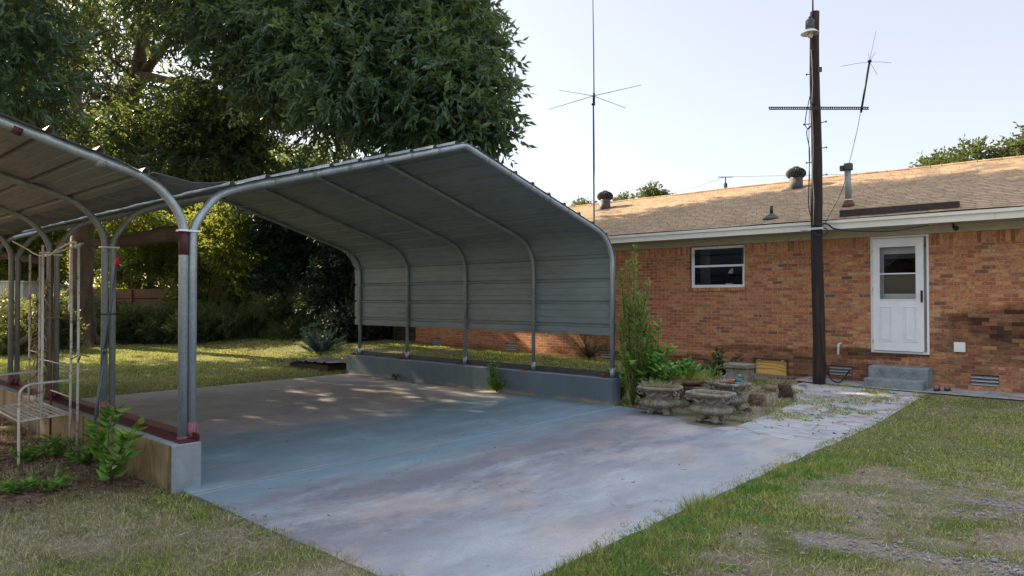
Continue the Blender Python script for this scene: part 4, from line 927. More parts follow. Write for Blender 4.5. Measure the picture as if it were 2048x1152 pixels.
#==PART4==
# ================================================================ UTILITY POLE AND WHAT HANGS ON IT
PY = 13.14
b0 = wp(1638, 769, PY); b1 = wp(1629, 24, PY)
pole = empty('utility_pole', b0, 'tall dark wooden utility pole standing against the eave left of the white door', 'utility pole')
n_ = 26; axis_ = [b0 + (b1 - b0) * i / n_ + Vector((.012 * math.sin(i * .5), 0, -.2 if i == 0 else 0)) for i in range(n_ + 1)]
m = MB(); m.tube(axis_, [.112 - .034 * i / n_ for i in range(n_ + 1)], 16, jit=.03); m.build('post', 'pole', pole)
def on(py, dx=0.0, dy=0.0):
    """a point on the pole's axis at the height of a photo row"""
    z = wp(1634, py, PY).z; t = (z - b0.z) / (b1.z - b0.z); p = b0 + (b1 - b0) * t; return p + Vector((dx, dy, 0))
def peg(py, side, L=.20):
    p = on(py); q = p + Vector((side * (L + .09), -.02, .004)); m = MB(); m.tube([p, q], .0085, 6); m.tube([q - Vector((side * .012, 0, 0)), q + Vector((side * .006, 0, 0))], .018, 7); m.build('step_peg', 'rust', pole)
for py, sd, L in ((247, 1, .10), (246, -1, .12), (298, 1, .10), (324, -1, .08), (352, 1, .10), (146, -1, .06)): peg(py, sd, L)
m = MB(); m.box((on(140).x + .06, PY - .05, on(140).z - .06), (on(140).x + .13, PY - .03, on(140).z + .03), rz=.5); m.build('broken_bracket', 'grey_metal', pole)
m = MB(); c = on(458); m.box((c.x - .26, PY - .125, c.z - .018), (c.x + .15, PY - .117, c.z + .018)); m.box((c.x - .26, PY - .117, c.z - .018), (c.x - .25, EY + .0, c.z + .018)); m.box((c.x + .14, PY - .117, c.z - .018), (c.x + .15, EY + .0, c.z + .018)); m.build('clamp_strap', 'alu', pole)
m = MB(); pts = [on(y_) + Vector((-.028 + .012 * math.sin(y_ * .05), -.102 + .018 * (450 - y_) / 400, 0)) for y_ in (450, 400, 350, 300, 260, 215, 170, 130, 100)]; m.tube(pts, .008, 6); m.build('conduit', 'tan_trim', pole)
m = MB(); c = on(208); m.tube([c + Vector((-.03, -.10, 0)), c + Vector((-.03, -.13, 0))], .028, 8); m.build('insulator_knob', 'grey_metal', pole)
# perforated cross bar
dq = -on(217).x * math.sin(TH) + PY * math.cos(TH) - .16
a, b = at(1538, 217, dq), at(1738, 216, dq); zz = (a.z + b.z) / 2; n_ = 46; bu = (b - a); bu.z = 0; bl = bu.length; ba = math.atan2(bu.y, bu.x)
class BX(MB):
    def done(s, x0, y0):
        c_, s__ = math.cos(ba), math.sin(ba); s.v = [(a.x + x * c_ - y * s__, a.y + x * s__ + y * c_, z) for x, y, z in s.v]; return s
m = BX()
m.box((0, 0, zz + .008), (bl, .005, zz + .028)); m.box((0, 0, zz - .028), (bl, .005, zz - .008)); m.box((0, .0052, zz + .020), (bl, .035, zz + .0275))
for k in range(n_): x_ = bl * k / n_; m.box((x_, .0003, zz - .0082), (x_ + bl / n_ * .5, .0048, zz + .0082))
m.done(0, 0)
tag(m.build('cross_bar', 'bluemetal', origin=(a.x, a.y, zz)), 'dark perforated steel bar fixed across the utility pole', 'cross bar')
# yard lamp
lp = wp(1620, 60, PY - .27); lamp = empty('yard_lamp', lp, 'old grey barn style lamp with a wide reflector near the top of the utility pole', 'lamp')
p0 = Vector((lp.x, PY - .27, wp(1620, 68, PY - .27).z))
m = MB(); m.lathe([(.155, 0), (.16, .006), (.12, .045), (.07, .085), (.055, .095), (.05, .09), (.11, .04), (.148, .004)], p0, 24); m.build('reflector', 'alu', lamp)
m = MB(); m.lathe([(.072, .085), (.078, .10), (.076, .24), (.06, .26), (.03, .265)], p0, 18); m.build('housing', 'grey_metal', lamp)
m = MB(); m.lathe([(.026, .262), (.03, .28), (.03, .31), (.02, .315)], p0, 12); m.build('photocell', 'black', lamp)
m = MB(); m.lathe([(.01, -.075), (.035, -.065), (.045, -.03), (.042, .01)], p0, 14); m.build('bulb', 'lampglass', lamp)
m = MB(); m.tube([p0 + Vector((0, .05, .17)), Vector((on(50).x, PY - .05, p0.z + .19))], .018, 8); m.build('arm', 'grey_metal', lamp)
# mast whip on top of the pole
m = MB(); t0 = on(24); m.tube([t0 + Vector((.0, -.085, -.35)), t0 + Vector((.0, -.085, .5)), t0 + Vector((.02, -.085, 1.6))], [.016, .013, .008], 7); tag(m.build('antenna_whip', 'bluemetal', origin=t0), 'thin upright rod rising from the top of the utility pole', 'antenna')
# second small antenna on the right end of the bar
ab, at_ = at(1722, 225, dq - .03), at(1739, 124, dq - .03)
an = empty('radial_antenna', ab, 'slanting black antenna with hair thin radials on the right end of the cross bar', 'antenna')
m = MB(); m.tube([ab, at_], .019, 8); m.tube([at_, at_ + (at_ - ab).normalized() * .03], .034, 8); m.build('boom', 'bluemetal', an)
for px, py in ((1681, 133), (1783, 126), (1752, 62), (1754, 149), (1737, 106), (1751, 105)):
    q = at(px, py, dq - .03 + random.uniform(-.15, .15)); m = MB(); m.tube([at_, (at_ + q) / 2 + Vector((0, 0, .01)), q], .0035, 5); m.build('radial', 'grey_metal', an)
def cable(name, pts, r, mat, label, cat='cable', seg=8):
    m = MB(); m.tube(smooth(pts, seg), r, 6); return tag(m.build(name, mat, origin=tuple(pts[0])), label, cat)
cable('coax_cable', [at(1721, 226, dq - .02), at(1714, 262, dq), at(1697, 332, dq + .05), at(1682, 386, dq), wp(1650, 446, PY - .12)], .005, 'black', 'thin dark wire running down from the slanting antenna to the eave clamp')
cable('hanging_cable', [on(192, -.085, -.05), on(246, -.16, -.09), on(258, -.10, -.10), on(252, -.06, -.10), on(262, -.13, -.10), on(300, -.085, -.09), on(352, -.10, -.09), on(410, -.115, -.09), on(440, -.06, -.10)], .008, 'black', 'looped black cable hanging down the left side of the utility pole')
cable('hanging_cable', [on(215, -.09, -.06), on(300, -.105, -.07), on(380, -.085, -.08), on(446, -.07, -.10)], .005, 'black', 'thinner straight cable running down the left side of the utility pole')
cable('eave_cable', [on(452, .02, -.13), wp(1652, 447, PY - .10), wp(1668, 457, PY - .02), wp(1722, 462, 13.26), wp(1790, 461, 13.28), wp(1836, 453, 13.3), wp(1857, 450, 13.34)], .015, 'black', 'thick black cable sagging from the pole along the eave above the door')
cable('cable_loop', [on(452, .06, -.12), wp(1656, 462, PY - .1), wp(1646, 472, PY - .12), wp(1634, 470, PY - .14), wp(1626, 462, PY - .12)], .010, 'black', 'small black cable loop hanging under the pole clamp')
cable('ground_cable', [on(640, .075, -.10), on(690, .10, -.10), wp(1655, 740, PY - .06), wp(1664, 760, PY + .1), wp(1680, 764, PY + .3), wp(1696, 745, HY - .06), wp(1700, 741, HY + .01)], .012, 'black', 'black cable running down the pole and looping to the foundation vent')
# tall antenna mast by the wall behind the carport
mp = gp(1189, 728); mp = wp(1189, 725, 13.55); mp.z = .26
mast = empty('antenna_mast', mp, 'very tall thin antenna mast with four long radials rising behind the carport', 'antenna')
top = Vector((mp.x - .06, 13.55, wp(1184, -160, 13.55).z)); hb = Vector((mp.x - .02, 13.55, wp(1186, 192, 13.55).z))
zj = wp(1186, 366, 13.55).z
m = MB(); m.tube([mp - Vector((0, 0, .3)), Vector((mp.x, 13.55, 2.6)), Vector((mp.x - .01, 13.55, zj))], .022, 10); m.build('lower_mast', 'galv_dull', mast)
m = MB(); m.tube([Vector((mp.x - .01, 13.55, zj - .2)), hb], .017, 9); m.tube([hb - Vector((-.02, .0, .22)), hb + Vector((.02, 0, .06))], .026, 9); m.tube([hb - Vector((0, 0, .22)), hb - Vector((0, 0, .18))], .045, 9); m.build('upper_mast', 'bluemetal', mast)
m = MB(); m.tube([hb + Vector((.02, 0, 0)), hb + Vector((.012, 0, 1.1)), top], [.014, .012, .006], 8); m.build('whip', 'bluemetal', mast)
for px, py, dy in ((1097, 219, -.5), (1117, 180, .5), (1283, 170, .4), (1251, 216, -.6)):
    q = wp(px, py, 13.55 + dy); m = MB(); m.tube([hb, q], [.0075, .005], 6); m.build('radial', 'bluemetal', mast)
cable('mast_cable', [hb + Vector((.03, -.02, -.2)), Vector((mp.x + .03, 13.53, zj + .5)), Vector((mp.x + .018, 13.53, zj)), Vector((mp.x + .022, 13.53, 2.9))], .005, 'black', 'thin cable running down beside the tall antenna mast')

# ================================================================ PLANTERS, ROCKS, STEPS OF THE BED
def urn(c, s, label, rz=0.0, ell=(.335, .235), n=72, grp='cast stone planters at the corner of the slab', soil=True):
    root = empty('planter', c, label, 'planter', grp); c = Vector(c)
    ca, sa = math.cos(rz), math.sin(rz); T = lambda x, y, z: c + Vector((x * ca - y * sa, x * sa + y * ca, z)) * s
    E_ = (ell[0] * s, ell[1] * s)
    belly = [(.34, .07), (.40, .085), (.62, .105), (.83, .13), (.91, .16), (.90, .19), (.79, .22), (.64, .242)]
    belly = [(r, z * s) for r, z in belly]
    m = MB(); m.lathe(belly, c, 168, fr=lambda i, t: 1 + (.07 * abs(math.sin(t * 14)) - .03 if 1 < i < 7 else 0), ell=E_, rz=rz, pw=2.6); m.build('bowl', 'urn', root)
    neck = [(.66, .235), (.62, .255), (.63, .30), (.70, .345), (.82, .375)]
    m = MB(); m.lathe([(r, z * s) for r, z in neck], c, n, ell=E_, rz=rz, pw=3.2); m.build('neck', 'urn', root)
    rim = [(.82, .372), (.95, .378), (1.0, .392), (1.0, .412), (.96, .425), (.90, .425), (.86, .41), (.84, .385), (.5, .384)]
    m = MB(); m.lathe([(r, z * s) for r, z in rim], c, n, ell=E_, rz=rz, pw=5.0); m.build('rim', 'urn', root)
    if soil: m = MB(); m.lathe([(.85, .386 * s), (.6, .40 * s), (.2, .405 * s)], c, 32, ell=E_, rz=rz, pw=4); m.build('soil', 'soil', root)
    for fx, fy in ((-.125, -.09), (.125, -.09), (.125, .09), (-.125, .09)):
        fx *= ell[0] / .335; fy *= ell[1] / .235
        m = MB(); m.tube([T(fx * .5, fy * .5, .12), T(fx * .85, fy * .9, .075), T(fx, fy, .035)], [.08 * s, .055 * s, .046 * s], 10)
        for k in (-1, 0, 1): m.ball(T(fx + .024 * k, fy + (-.045 if fy < 0 else .045) - abs(k) * (-.008 if fy < 0 else .008), .022), .024 * s, 5)
        m.ball(T(fx, fy, .036), .05 * s, 6, (1, 1, .8)); m.build('paw_foot', 'urn', root)
    # swags on the two faces that show, scrolls at the corners
    def swag(P0, P1, outw):
        m = MB(); pts = []
        for k in range(9):
            t = k / 8; q = P0 + (P1 - P0) * t + Vector((0, 0, -.055 * s * math.sin(math.pi * t))) + outw * .012 * math.sin(math.pi * t)
            pts.append(q)
        m.tube(pts, [.010 * s + .012 * s * math.sin(math.pi * k / 8) for k in range(9)], 8, jit=.25)
        for k in range(1, 8): m.ball(pts[k] + outw * .012 * s, .016 * s, 4)
        m.build('garland', 'urn', root)
    hx_, hy_ = ell[0] * .70, ell[1] * .70
    for sg in (-1, 1):
        o_ = Vector((sa * sg, -ca * sg, 0))
        swag(T(-hx_ * .8, -hy_ * sg, .345), T(-.01, -hy_ * 1.0 * sg, .345), o_); swag(T(.01, -hy_ * sg, .345), T(hx_ * .8, -hy_ * sg, .345), o_)
        swag(T(hx_ * sg, -hy_ * .7, .34), T(hx_ * sg, hy_ * .7, .34), Vector((ca * sg, sa * sg, 0)))
    for fx, fy in ((-1, -1), (1, -1), (1, 1), (-1, 1)):
        cc = T(fx * hx_ * 1.14, fy * hy_ * 1.14, .335); m = MB(); pts = []
        dd = Vector((ca * fx, sa * fx, 0)) + Vector((-sa * fy, ca * fy, 0)) * .7; dd.normalize()
        for k in range(15):
            t = k / 14 * 4.2 * math.pi / 2; r_ = (.042 - .0022 * k) * s; pts.append(cc + dd * (r_ * math.cos(t)) + Vector((0, 0, r_ * math.sin(t))))
        m.tube(pts, .011 * s, 7); m.build('corner_scroll', 'urn', root)
    return root
U1 = gp(1412, 848); U1 = Vector((U1.x - .02, U1.y + .18, .012)); u1 = urn(U1, .93, 'front planter with swags and paw feet, nearest the slab and empty of plants', -.02)
U2 = gp(1322, 834); U2 = Vector((U2.x - .12, U2.y + .18, .012)); u2 = urn(U2, .94, 'left planter heaped with dead grass beside the tall leafy saplings', .30)
U3 = gp(1470, 832); U3 = Vector((U3.x - .20, U3.y + .26, .03)); u3 = urn(U3, .98, 'right rear planter with a bird figurine on its rim', -.28, ell=(.275, .235))
U4 = gp(1385, 820); U4 = Vector((U4.x - .02, U4.y + .30, .03)); u4 = urn(U4, .70, 'low planter half hidden between the front and left planters', .05, soil=False)
def grass_tuft(c, n, R, h, name, mat, label, cat, parent=None, ell=(1, 1), kind=None, w_=.006, grp=None):
    r = RNG; th = r.uniform(0, 6.28, n); q = np.sqrt(r.random(n)) * R
    P = np.stack([c[0] + np.cos(th) * q * ell[0], c[1] + np.sin(th) * q * ell[1], np.full(n, c[2])], 1)
    D = np.stack([np.cos(th) * .7 + r.normal(size=n) * .5, np.sin(th) * .7 + r.normal(size=n) * .5, r.uniform(.25, 1.3, n)], 1)
    o = leaves(name, mat, parent, P, D, r.uniform(.4, 1, n) * h, w_, fold=.6)
    if parent is None: tag(o, label, cat, grp, kind)
    return o
grass_tuft(U2 + Vector((0, 0, .40)), 420, .27, .11, 'dead_grass', 'straw', '', '', u2, (1.1, .7)); grass_tuft(U2 + Vector((.05, -.05, .40)), 60, .2, .10, 'green_grass', 'grass', '', '', u2)
grass_tuft(U3 + Vector((-.12, 0, .39)), 330, .2, .12, 'dead_grass', 'straw', '', '', u3); grass_tuft(U1 + Vector((0, 0, .36)), 500, .2, .06, 'dead_grass', 'straw', '', '', u1, (1.1, .7))
grass_tuft(U4 + Vector((0, 0, .27)), 160, .15, .08, 'dead_grass', 'straw', '', '', u4)
# figurine on the right rear planter
f0 = U3 + Vector((.12, -.10, .418)); fr = empty('figurine', f0, 'teal and red ceramic bird figurine perched on the right rear planter', 'figurine')
m = MB(); m.ball(f0 + Vector((.07, 0, .055)), .045, 7, (1, .8, 1.0)); m.ball(f0 + Vector((.085, -.01, .105)), .030, 6); m.tube([f0 + Vector((.11, -.012, .105)), f0 + Vector((.15, -.02, .10))], [.012, .002], 6); m.lathe([(.06, -.01), (.062, .01), (.03, .02)], f0 + Vector((.06, 0, 0)), 12); m.build('bird_body', 'bluestone', fr)
m = MB(); m.extrude([(f0.x - .16, f0.z), (f0.x - .06, f0.z + .045), (f0.x + .03, f0.z + .055), (f0.x + .01, f0.z + .01), (f0.x - .08, f0.z - .002)], 1, f0.y - .05, f0.y + .05); m.build('wing', 'redcer', fr, bevel=.008)
# terracotta bowl on a pedestal behind
bb = gp(1366, 812); bb = Vector((bb.x, bb.y + .05, 0.02)); zt = hit(1366, 764, 1, bb.y).z
br_ = empty('birdbath', bb, 'broad terracotta bowl on a pedestal overgrown with weeds behind the planters', 'birdbath')
m = MB(); m.lathe([(.05, zt - .10), (.12, zt - .08), (.27, zt - .035), (.325, zt - .01), (.325, zt + .035), (.30, zt + .04), (.26, zt + .005), (.02, zt - .005)], bb, 32, fr=lambda i, t: 1 + .015 * math.sin(t * 7)); m.build('bowl', 'terra', br_)
m = MB(); m.lathe([(.16, -.02), (.15, .05), (.08, .09), (.065, zt * .5), (.085, zt - .09)], bb, 20); m.build('pedestal', 'urn', br_)
# stone block planter, rocks, edging
sb = wp(1463, 752, 12.2); c_ = Vector((sb.x, 12.6, .06)); z1_ = hit(1463, 727, 1, 12.45).z
blk = empty('stone_block', c_, 'mossy stone block planter against the brick wall left of the plywood hatch', 'stone block')
m = MB(); m.box((c_.x - .24, c_.y - .15, .03), (c_.x + .20, c_.y + .15, z1_ - .09)); m.build('base', 'urn', blk, bevel=.03)
m = MB(); m.box((c_.x - .27, c_.y - .18, z1_ - .088), (c_.x + .23, c_.y + .18, z1_)); m.build('cap', 'urn', blk, bevel=.02)
def rock(px, py, w_, h_, mat, label, seed, d_=None, flat_=.2, grp=None):
    r = random.Random(seed); p = gp(px, py); z0 = float(gz(np.array(p.x), np.array(p.y))); p = gp(px, py, z0); d_ = d_ or w_ * .8; m = MB(); n, k = 11, 7
    prof = []
    for i in range(k): a = i / (k - 1); prof.append((max(.02, (1 - max(0, (a - (1 - flat_)) / flat_) ** 2 * .85) * (1 - .28 * a)), a * h_ - .04))
    jit = [[r.uniform(.82, 1.15) for _ in range(n)] for _ in range(k)]
    m.lathe(prof, p + Vector((0, d_ / 2, 0)), n, fr=lambda i, t: jit[i // 2][int(t / (2 * math.pi) * n + .5) % n], ell=(w_ / 2, d_ / 2), rz=r.uniform(0, 3), smooth=False)
    m.v = [(x + r.uniform(-.012, .012) * w_ * 3, y + r.uniform(-.012, .012) * w_ * 3, z + r.uniform(-.01, .01) * h_ * 2) for x, y, z in m.v]
    return tag(m.build('rock', mat, origin=tuple(p), bevel=.008), label, 'rock', grp)
rock(1509, 812, .30, .26, 'rockb', 'angular brown and tan rock just right of the planters', 3)
rock(1565, 794, .27, .27, 'darkrock', 'upright dark red stone standing alone in the bed near the path', 4, flat_=.08)
rock(1447, 790, .36, .38, 'rockg', 'rounded grey boulder behind the right planter', 5, flat_=.6)
rock(1492, 823, .16, .09, 'darkrock', 'small low brown stone beside the right planter foot', 6, flat_=.5)
rock(1372, 788, .22, .16, 'rockg', 'low grey stone in the weeds behind the planters', 8, flat_=.5)
rock(1530, 778, .34, .10, 'rockb', 'flat mossy stone lying in the bed behind the angular rock', 9, flat_=.5)
rock(1603, 772, .2, .07, 'rockg', 'small flat grey stone at the foot of the utility pole', 12, flat_=.4)
def plank(a, b, w_, h_, mat, label):
    m = MB(); a = Vector(a); b = Vector(b); u = (b - a).normalized(); nrm = Vector((-u.y, u.x, 0)) * w_ / 2; P = [a - nrm, b - nrm, b + nrm, a + nrm]
    m.v += [tuple(p) for p in P] + [tuple(p + Vector((0, 0, h_))) for p in P]
    for f in ((0, 3, 2, 1), (4, 5, 6, 7), (0, 1, 5, 4), (1, 2, 6, 5), (2, 3, 7, 6), (3, 0, 4, 7)): m.f.append(f); m.sm.append(False)
    tag(m.build('stone_edging', mat, origin=tuple(a), bevel=.01), label, 'edging')
plank(gp(1462, 770, .06), gp(1532, 752, .08), .10, .06, 'urn', 'pale stone strip edging the bed behind the grey boulder')
plank(gp(1535, 760, .08), gp(1628, 762, .1), .12, .05, 'wood', 'dark weathered board lying in front of the plywood hatch')

# ================================================================ PLANTS
def plant(name, base, label, cat, stems, leaf, mat='weed', stemmat='greenstem', grp=None, seed=1, r0=.006, droop=.25, fold=.35, up=1.0, flatleaf=True):
    """stems [(tip xyz)], leaf (count per stem, length, width)"""
    r = np.random.default_rng(seed); root = empty(name, base, label, cat, grp); m = MB(); Ps, Ds, Ls = [], [], []
    for tip in stems:
        a = Vector(base); b = Vector(tip); mid = (a + b) / 2 + Vector((r.normal() * .04, r.normal() * .04, (b - a).length * .08)); path = smooth([a, mid, b], 5); m.tube(path, [r0 * (1 - .7 * i / (len(path) - 1)) for i in range(len(path))], 5)
        n, L, W = leaf; t = r.uniform(.12, 1, n); k = (t * (len(path) - 1)); i0 = np.minimum(k.astype(int), len(path) - 2); PA = np.array([tuple(p) for p in path]); P = PA[i0] * (1 - (k - i0))[:, None] + PA[i0 + 1] * (k - i0)[:, None]
        ph = r.uniform(0, 6.28, n); D = np.stack([np.cos(ph), np.sin(ph), r.uniform(-droop, .7, n) + up * .2], 1); Ps.append(P); Ds.append(D); Ls.append(r.uniform(.5, 1, n) * L)
    m.build('stem', stemmat, root); P, D, L_ = np.concatenate(Ps), np.concatenate(Ds), np.concatenate(Ls)
    leaves('foliage', mat, root, P, D, L_, L_ * leaf[2] / leaf[1], fold=fold, up=np.array([0, 0, 2.]) if flatleaf else None); return root
def fan(base, n, h, spread, seed, lo=.5):
    r = random.Random(seed); out = []
    for _ in range(n): a = r.uniform(0, 6.28); k = r.uniform(lo, 1); s_ = spread * r.random() ** .6; out.append((base[0] + math.cos(a) * s_, base[1] + math.sin(a) * s_, base[2] + h * k * (1 - .35 * s_ / max(spread, .01))))
    return out
# tall narrow willow-leaved sapling and the broad-leaved one beside it
b = gp(1262, 812); b = Vector((b.x, b.y + .05, 0))
top_ = hit(1268, 490, 1, b.y).z
st = [(b.x + dx, b.y + dy, z) for dx, dy, z in ((.04, 0, top_), (-.12, .05, top_ * .90), (.24, .1, top_ * .77), (-.18, -.05, top_ * .84), (.02, .12, top_ * .9), (.28, 0, top_ * .60), (-.05, .18, top_ * .75), (.14, -.08, top_ * .69), (-.22, .1, top_ * .62), (-.18, -.1, top_ * .5), (.0, -.1, top_ * .62), (.24, .15, top_ * .5))] + fan(b, 16, top_ * .82, .30, 91, .4)
plant('sapling', b, 'tall narrow sapling with thin willow leaves at the end of the carport wall', 'sapling', st, (210, .12, .022), 'willow', 'twig', seed=2, r0=.013, droop=-.2, up=3.0, flatleaf=False)
b2 = gp(1288, 812); b2 = Vector((b2.x, b2.y + .12, 0)); zz = hit(1300, 640, 1, b2.y).z
st = fan(b2, 46, zz * 1.04, .50, 4, .35) + [(b2.x + .40, b2.y, zz * .72), (b2.x + .34, b2.y - .1, zz * .62), (b2.x + .2, b2.y, zz), (b2.x - .1, b2.y, zz * .96), (b2.x + .45, b2.y + .1, zz * .5)]
plant('sapling', b2, 'bushy bright green broad leaved sapling between the carport wall and the left planter', 'sapling', st, (38, .15, .095), 'weed', 'twig', seed=3, r0=.008)
b3 = gp(1240, 800); b3 = Vector((b3.x + .02, b3.y, 0)); plant('weed', b3, 'leafy weed climbing the right end of the carport low wall', 'weed', fan(b3, 9, .62, .16, 5), (26, .08, .05), seed=4)
b4 = Vector((gp(1436, 757, .1).x, gp(1436, 757, .1).y + .2, .06)); zz = hit(1436, 690, 1, b4.y).z; plant('rose_bush', b4, 'dark green rose bush in front of the brick wall beside the stone block', 'bush', fan(b4, 34, zz - .02, .46, 6, .4), (56, .09, .06), 'oak', 'twig', seed=5)
b5 = Vector((gp(1425, 782, .05).x, gp(1425, 782, .05).y, .03)); plant('perennial', b5, 'yellow green leafy plant left of the grey boulder', 'plant', fan(b5, 20, .60, .22, 7), (34, .10, .022), 'willow', seed=6, droop=.1)
tb = bb + Vector((0, 0, zt)); plant('vine', tb + Vector((-.06, .12, .02)), 'bright green broad leaved vine growing out of the terracotta bowl', 'vine', fan(tb + Vector((-.06, .12, .02)), 18, .36, .26, 8, .3), (30, .12, .09), 'weed', seed=7)
grass_tuft(tb + Vector((.08, .03, .02)), 340, .26, .24, 'long_grass', 'willow', 'long loose grass spilling over the terracotta bowl', 'grass', w_=.007)
b6 = gp(992, 785); plant('weed', Vector((b6.x, 9.08, .012)), 'dark green leafy weed growing against the middle of the house side low wall', 'weed', fan((b6.x, 9.06, .012), 22, .60, .22, 9, .35) + [(b6.x + .06, 9.02, .60), (b6.x - .12, 9.03, .50)], (34, .075, .045), 'weed', seed=8)
b7 = gp(776, 762); plant('weed', Vector((b7.x, 9.06, .012)), 'tiny weed at the far end of the house side low wall', 'weed', fan((b7.x, 9.06, .012), 7, .18, .1, 10), (14, .05, .03), 'hedge', seed=9)
# weeds by the bench
b8 = hit(222, 935, 1, 2.28); b8.z = 0.0; st = [hit(px, py, 1, b8.y) for px, py in ((232, 812), (196, 838), (272, 850), (215, 832), (250, 880), (190, 872), (262, 905))]
plant('pokeweed', b8, 'upright bright green weed growing in front of the ochre low wall', 'weed', [tuple(p) for p in st], (34, .17, .075), 'weed', 'greenstem', seed=10, r0=.007, droop=.1)
for px, py, h_, s_, sd, l in ((110, 915, .34, .30, 11, 'sprawling green weed under the near end of the metal bench'), (165, 930, .30, .25, 12, 'low green weed between the bench and the upright weed'), (60, 925, .26, .22, 13, 'low green weed round the front leg of the metal bench'),
                           (30, 985, .14, .22, 14, 'ground hugging green weed at the left edge of the yard'), (112, 980, .16, .15, 15, 'small light green weed in the leaf litter below the bench')):
    b_ = gp(px, py); plant('weed', b_, l, 'weed', fan(b_, 16, h_, s_, sd, .4), (12, .09, .042), 'weed', seed=sd, r0=.004)
bj = gp(648, 712); bj = Vector((bj.x - .2, bj.y, 0)); sj = (bj - Vector((0, 0, 0))).length
r = np.random.default_rng(21)
jr = empty('juniper_bush', bj, 'blue green feathery juniper bush at the back corner of the slab', 'bush')
m = MB(); PP, DD = [], []
for k in range(60):
    a = r.uniform(0, 6.28); e_ = r.uniform(.25, 1.45); L = r.uniform(.55, 1.15) * (.7 + .45 * e_ / 1.45); d = Vector((math.cos(a) * math.cos(e_), math.sin(a) * math.cos(e_), math.sin(e_))); path = [bj + d * L * t + Vector((0, 0, -.12 * t * t * L)) for t in (0, .3, .6, .8, 1)]
    m.tube(path, [.014, .011, .008, .005, .003], 5); t = r.uniform(.2, 1, 240); P = np.array(tuple(bj)) + np.array(tuple(d)) * (L * t)[:, None]; P[:, 2] -= .12 * t * t * L; P += r.normal(size=P.shape) * .03 * (1.3 - t)[:, None]; PP.append(P); DD.append(np.array(tuple(d)) + r.normal(size=P.shape) * .7)
m.build('stem', 'twig', jr); leaves('foliage', 'juniper', jr, np.concatenate(PP), np.concatenate(DD), .06, .009)
# pile of old sheet metal by the juniper
c0 = gp(640, 718)
pile = MB(); q0 = gp(604, 716, .12); q1 = gp(700, 707, .40)
for k, (x_, y_, w_, l_, z_, a_) in enumerate(((-14.9, 9.45, 1.0, 1.9, .145, .1), (-14.3, 9.35, .9, 1.7, .205, -.06))):
    m = MB(); n_ = 28
    for i in range(n_ + 1):
        u = (i / n_ - .5) * l_; z = z_ + .022 * (1 if i % 7 in (3, 4) else 0)
        for v_ in (-.5, .5): m.v.append((x_ + u * math.cos(a_) - v_ * w_ * math.sin(a_), y_ + u * math.sin(a_) + v_ * w_ * math.cos(a_), z + u * .03))
    for i in range(n_): m.f.append((2 * i, 2 * i + 2, 2 * i + 3, 2 * i + 1)); m.sm.append(False)
    tag(m.build('metal_sheet', 'grey_metal', origin=(x_, y_, z_), solid=.004), ['rusty corrugated sheet lying lowest at the foot of the juniper', 'corrugated sheet lying on top nearest the end of the low wall'][k], 'metal sheet', 'old roofing sheets by the juniper')
m = MB(); m.box((-15.5, 9.1, -.02), (-14.0, 9.75, .13), rz=.06); tag(m.build('pallet', 'wood', origin=(-14.7, 9.4, 0)), 'dark timber block under the old roofing sheets', 'pallet')
# shrub at the foot of the mast
b9 = Vector((mp.x - .12, 13.5, .25)); plant('shrub', b9, 'sparse shrub at the foot of the antenna mast against the brick wall', 'shrub', fan(b9, 30, .95, .75, 31, .25), (55, .07, .022), 'hedge', 'twig', seed=31)
bg_ = wp(415 * 0 + 790, 690, 13.9)

# ================================================================ WHITE METAL ARBOR BENCH AND THE LEANING POLE
A_ = gp(38, 843, .44); e1 = (gp(140, 828, .44) - A_); e1.z = 0; e2 = gp(77, 803, .44) - gp(140, 828, .44); e2.z = 0
A0 = Vector((A_.x, A_.y, 0)); ZU = Vector((0, 0, 1)); bench = empty('garden_arbor', A0, 'rusting white metal garden arbor with a slatted bench seat under the left carport', 'arbor bench')
def Q(u, v, z): return A0 + e1 * u + e2 * v + ZU * z
tr_ = .0125
for v in (0, 1):
    m = MB(); m.tube(smooth([Q(0, v, -.02), Q(0, v, .66), Q(.03, v, .745), Q(.14, v, .79), Q(.35, v, .80), Q(1, v, .80)]), tr_, 9); m.build('armrest', 'rusty_white', bench)
m = MB()
for P in ((Q(0, 0, .44), Q(1, 0, .44)), (Q(0, 1, .44), Q(1, 1, .44)), (Q(0, 0, .44), Q(0, 1, .44)), (Q(1, 0, .44), Q(1, 1, .44))): m.tube(P, .010, 7)
for k in range(1, 8):
    u = k / 8; a, b_ = Q(u, 0, .448), Q(u, 1, .448); d = e1.normalized() * .017; m.quadf([a - d, b_ - d, b_ + d, a + d]); 
m.build('seat', 'rusty_white', bench, solid=.004)
ups = [(1.0, 0), (1.06, -.12), (.42, 0), (1.0, 1.0), (1.02, .62), (1.05, 1.45), (.95, -.0)]
for i, (u, v) in enumerate(ups[:6]):
    m = MB(); zb = .44 if i == 2 else -.02; m.tube([Q(u, v, zb), Q(u + .01, v, 1.2), Q(u, v, 2.22)], .0125, 8); m.build('upright', 'rusty_white' if i != 4 else 'rust', bench)
for z_, (a, b_) in ((1.45, (0, 3)), (.95, (0, 3)), (1.45, (3, 5)), (1.02, (3, 5)), (.62, (0, 4)), (1.85, (4, 3))):
    (u0, v0), (u1, v1) = ups[a], ups[b_]; m = MB(); m.tube([Q(u0, v0, z_), Q(u1, v1, z_)], .007, 6); m.build('rung', 'rust' if z_ > 1.2 else 'rusty_white', bench)
m = MB()
m.tube(smooth([Q(1, -.12, 2.20), Q(1.0, -.1, 2.27), Q(.95, .3, 2.22), Q(1.0, .7, 2.17), Q(1.0, 1.1, 2.2), Q(1.0, 1.5, 2.30), Q(.9, 1.9, 2.42)]), .011, 7)
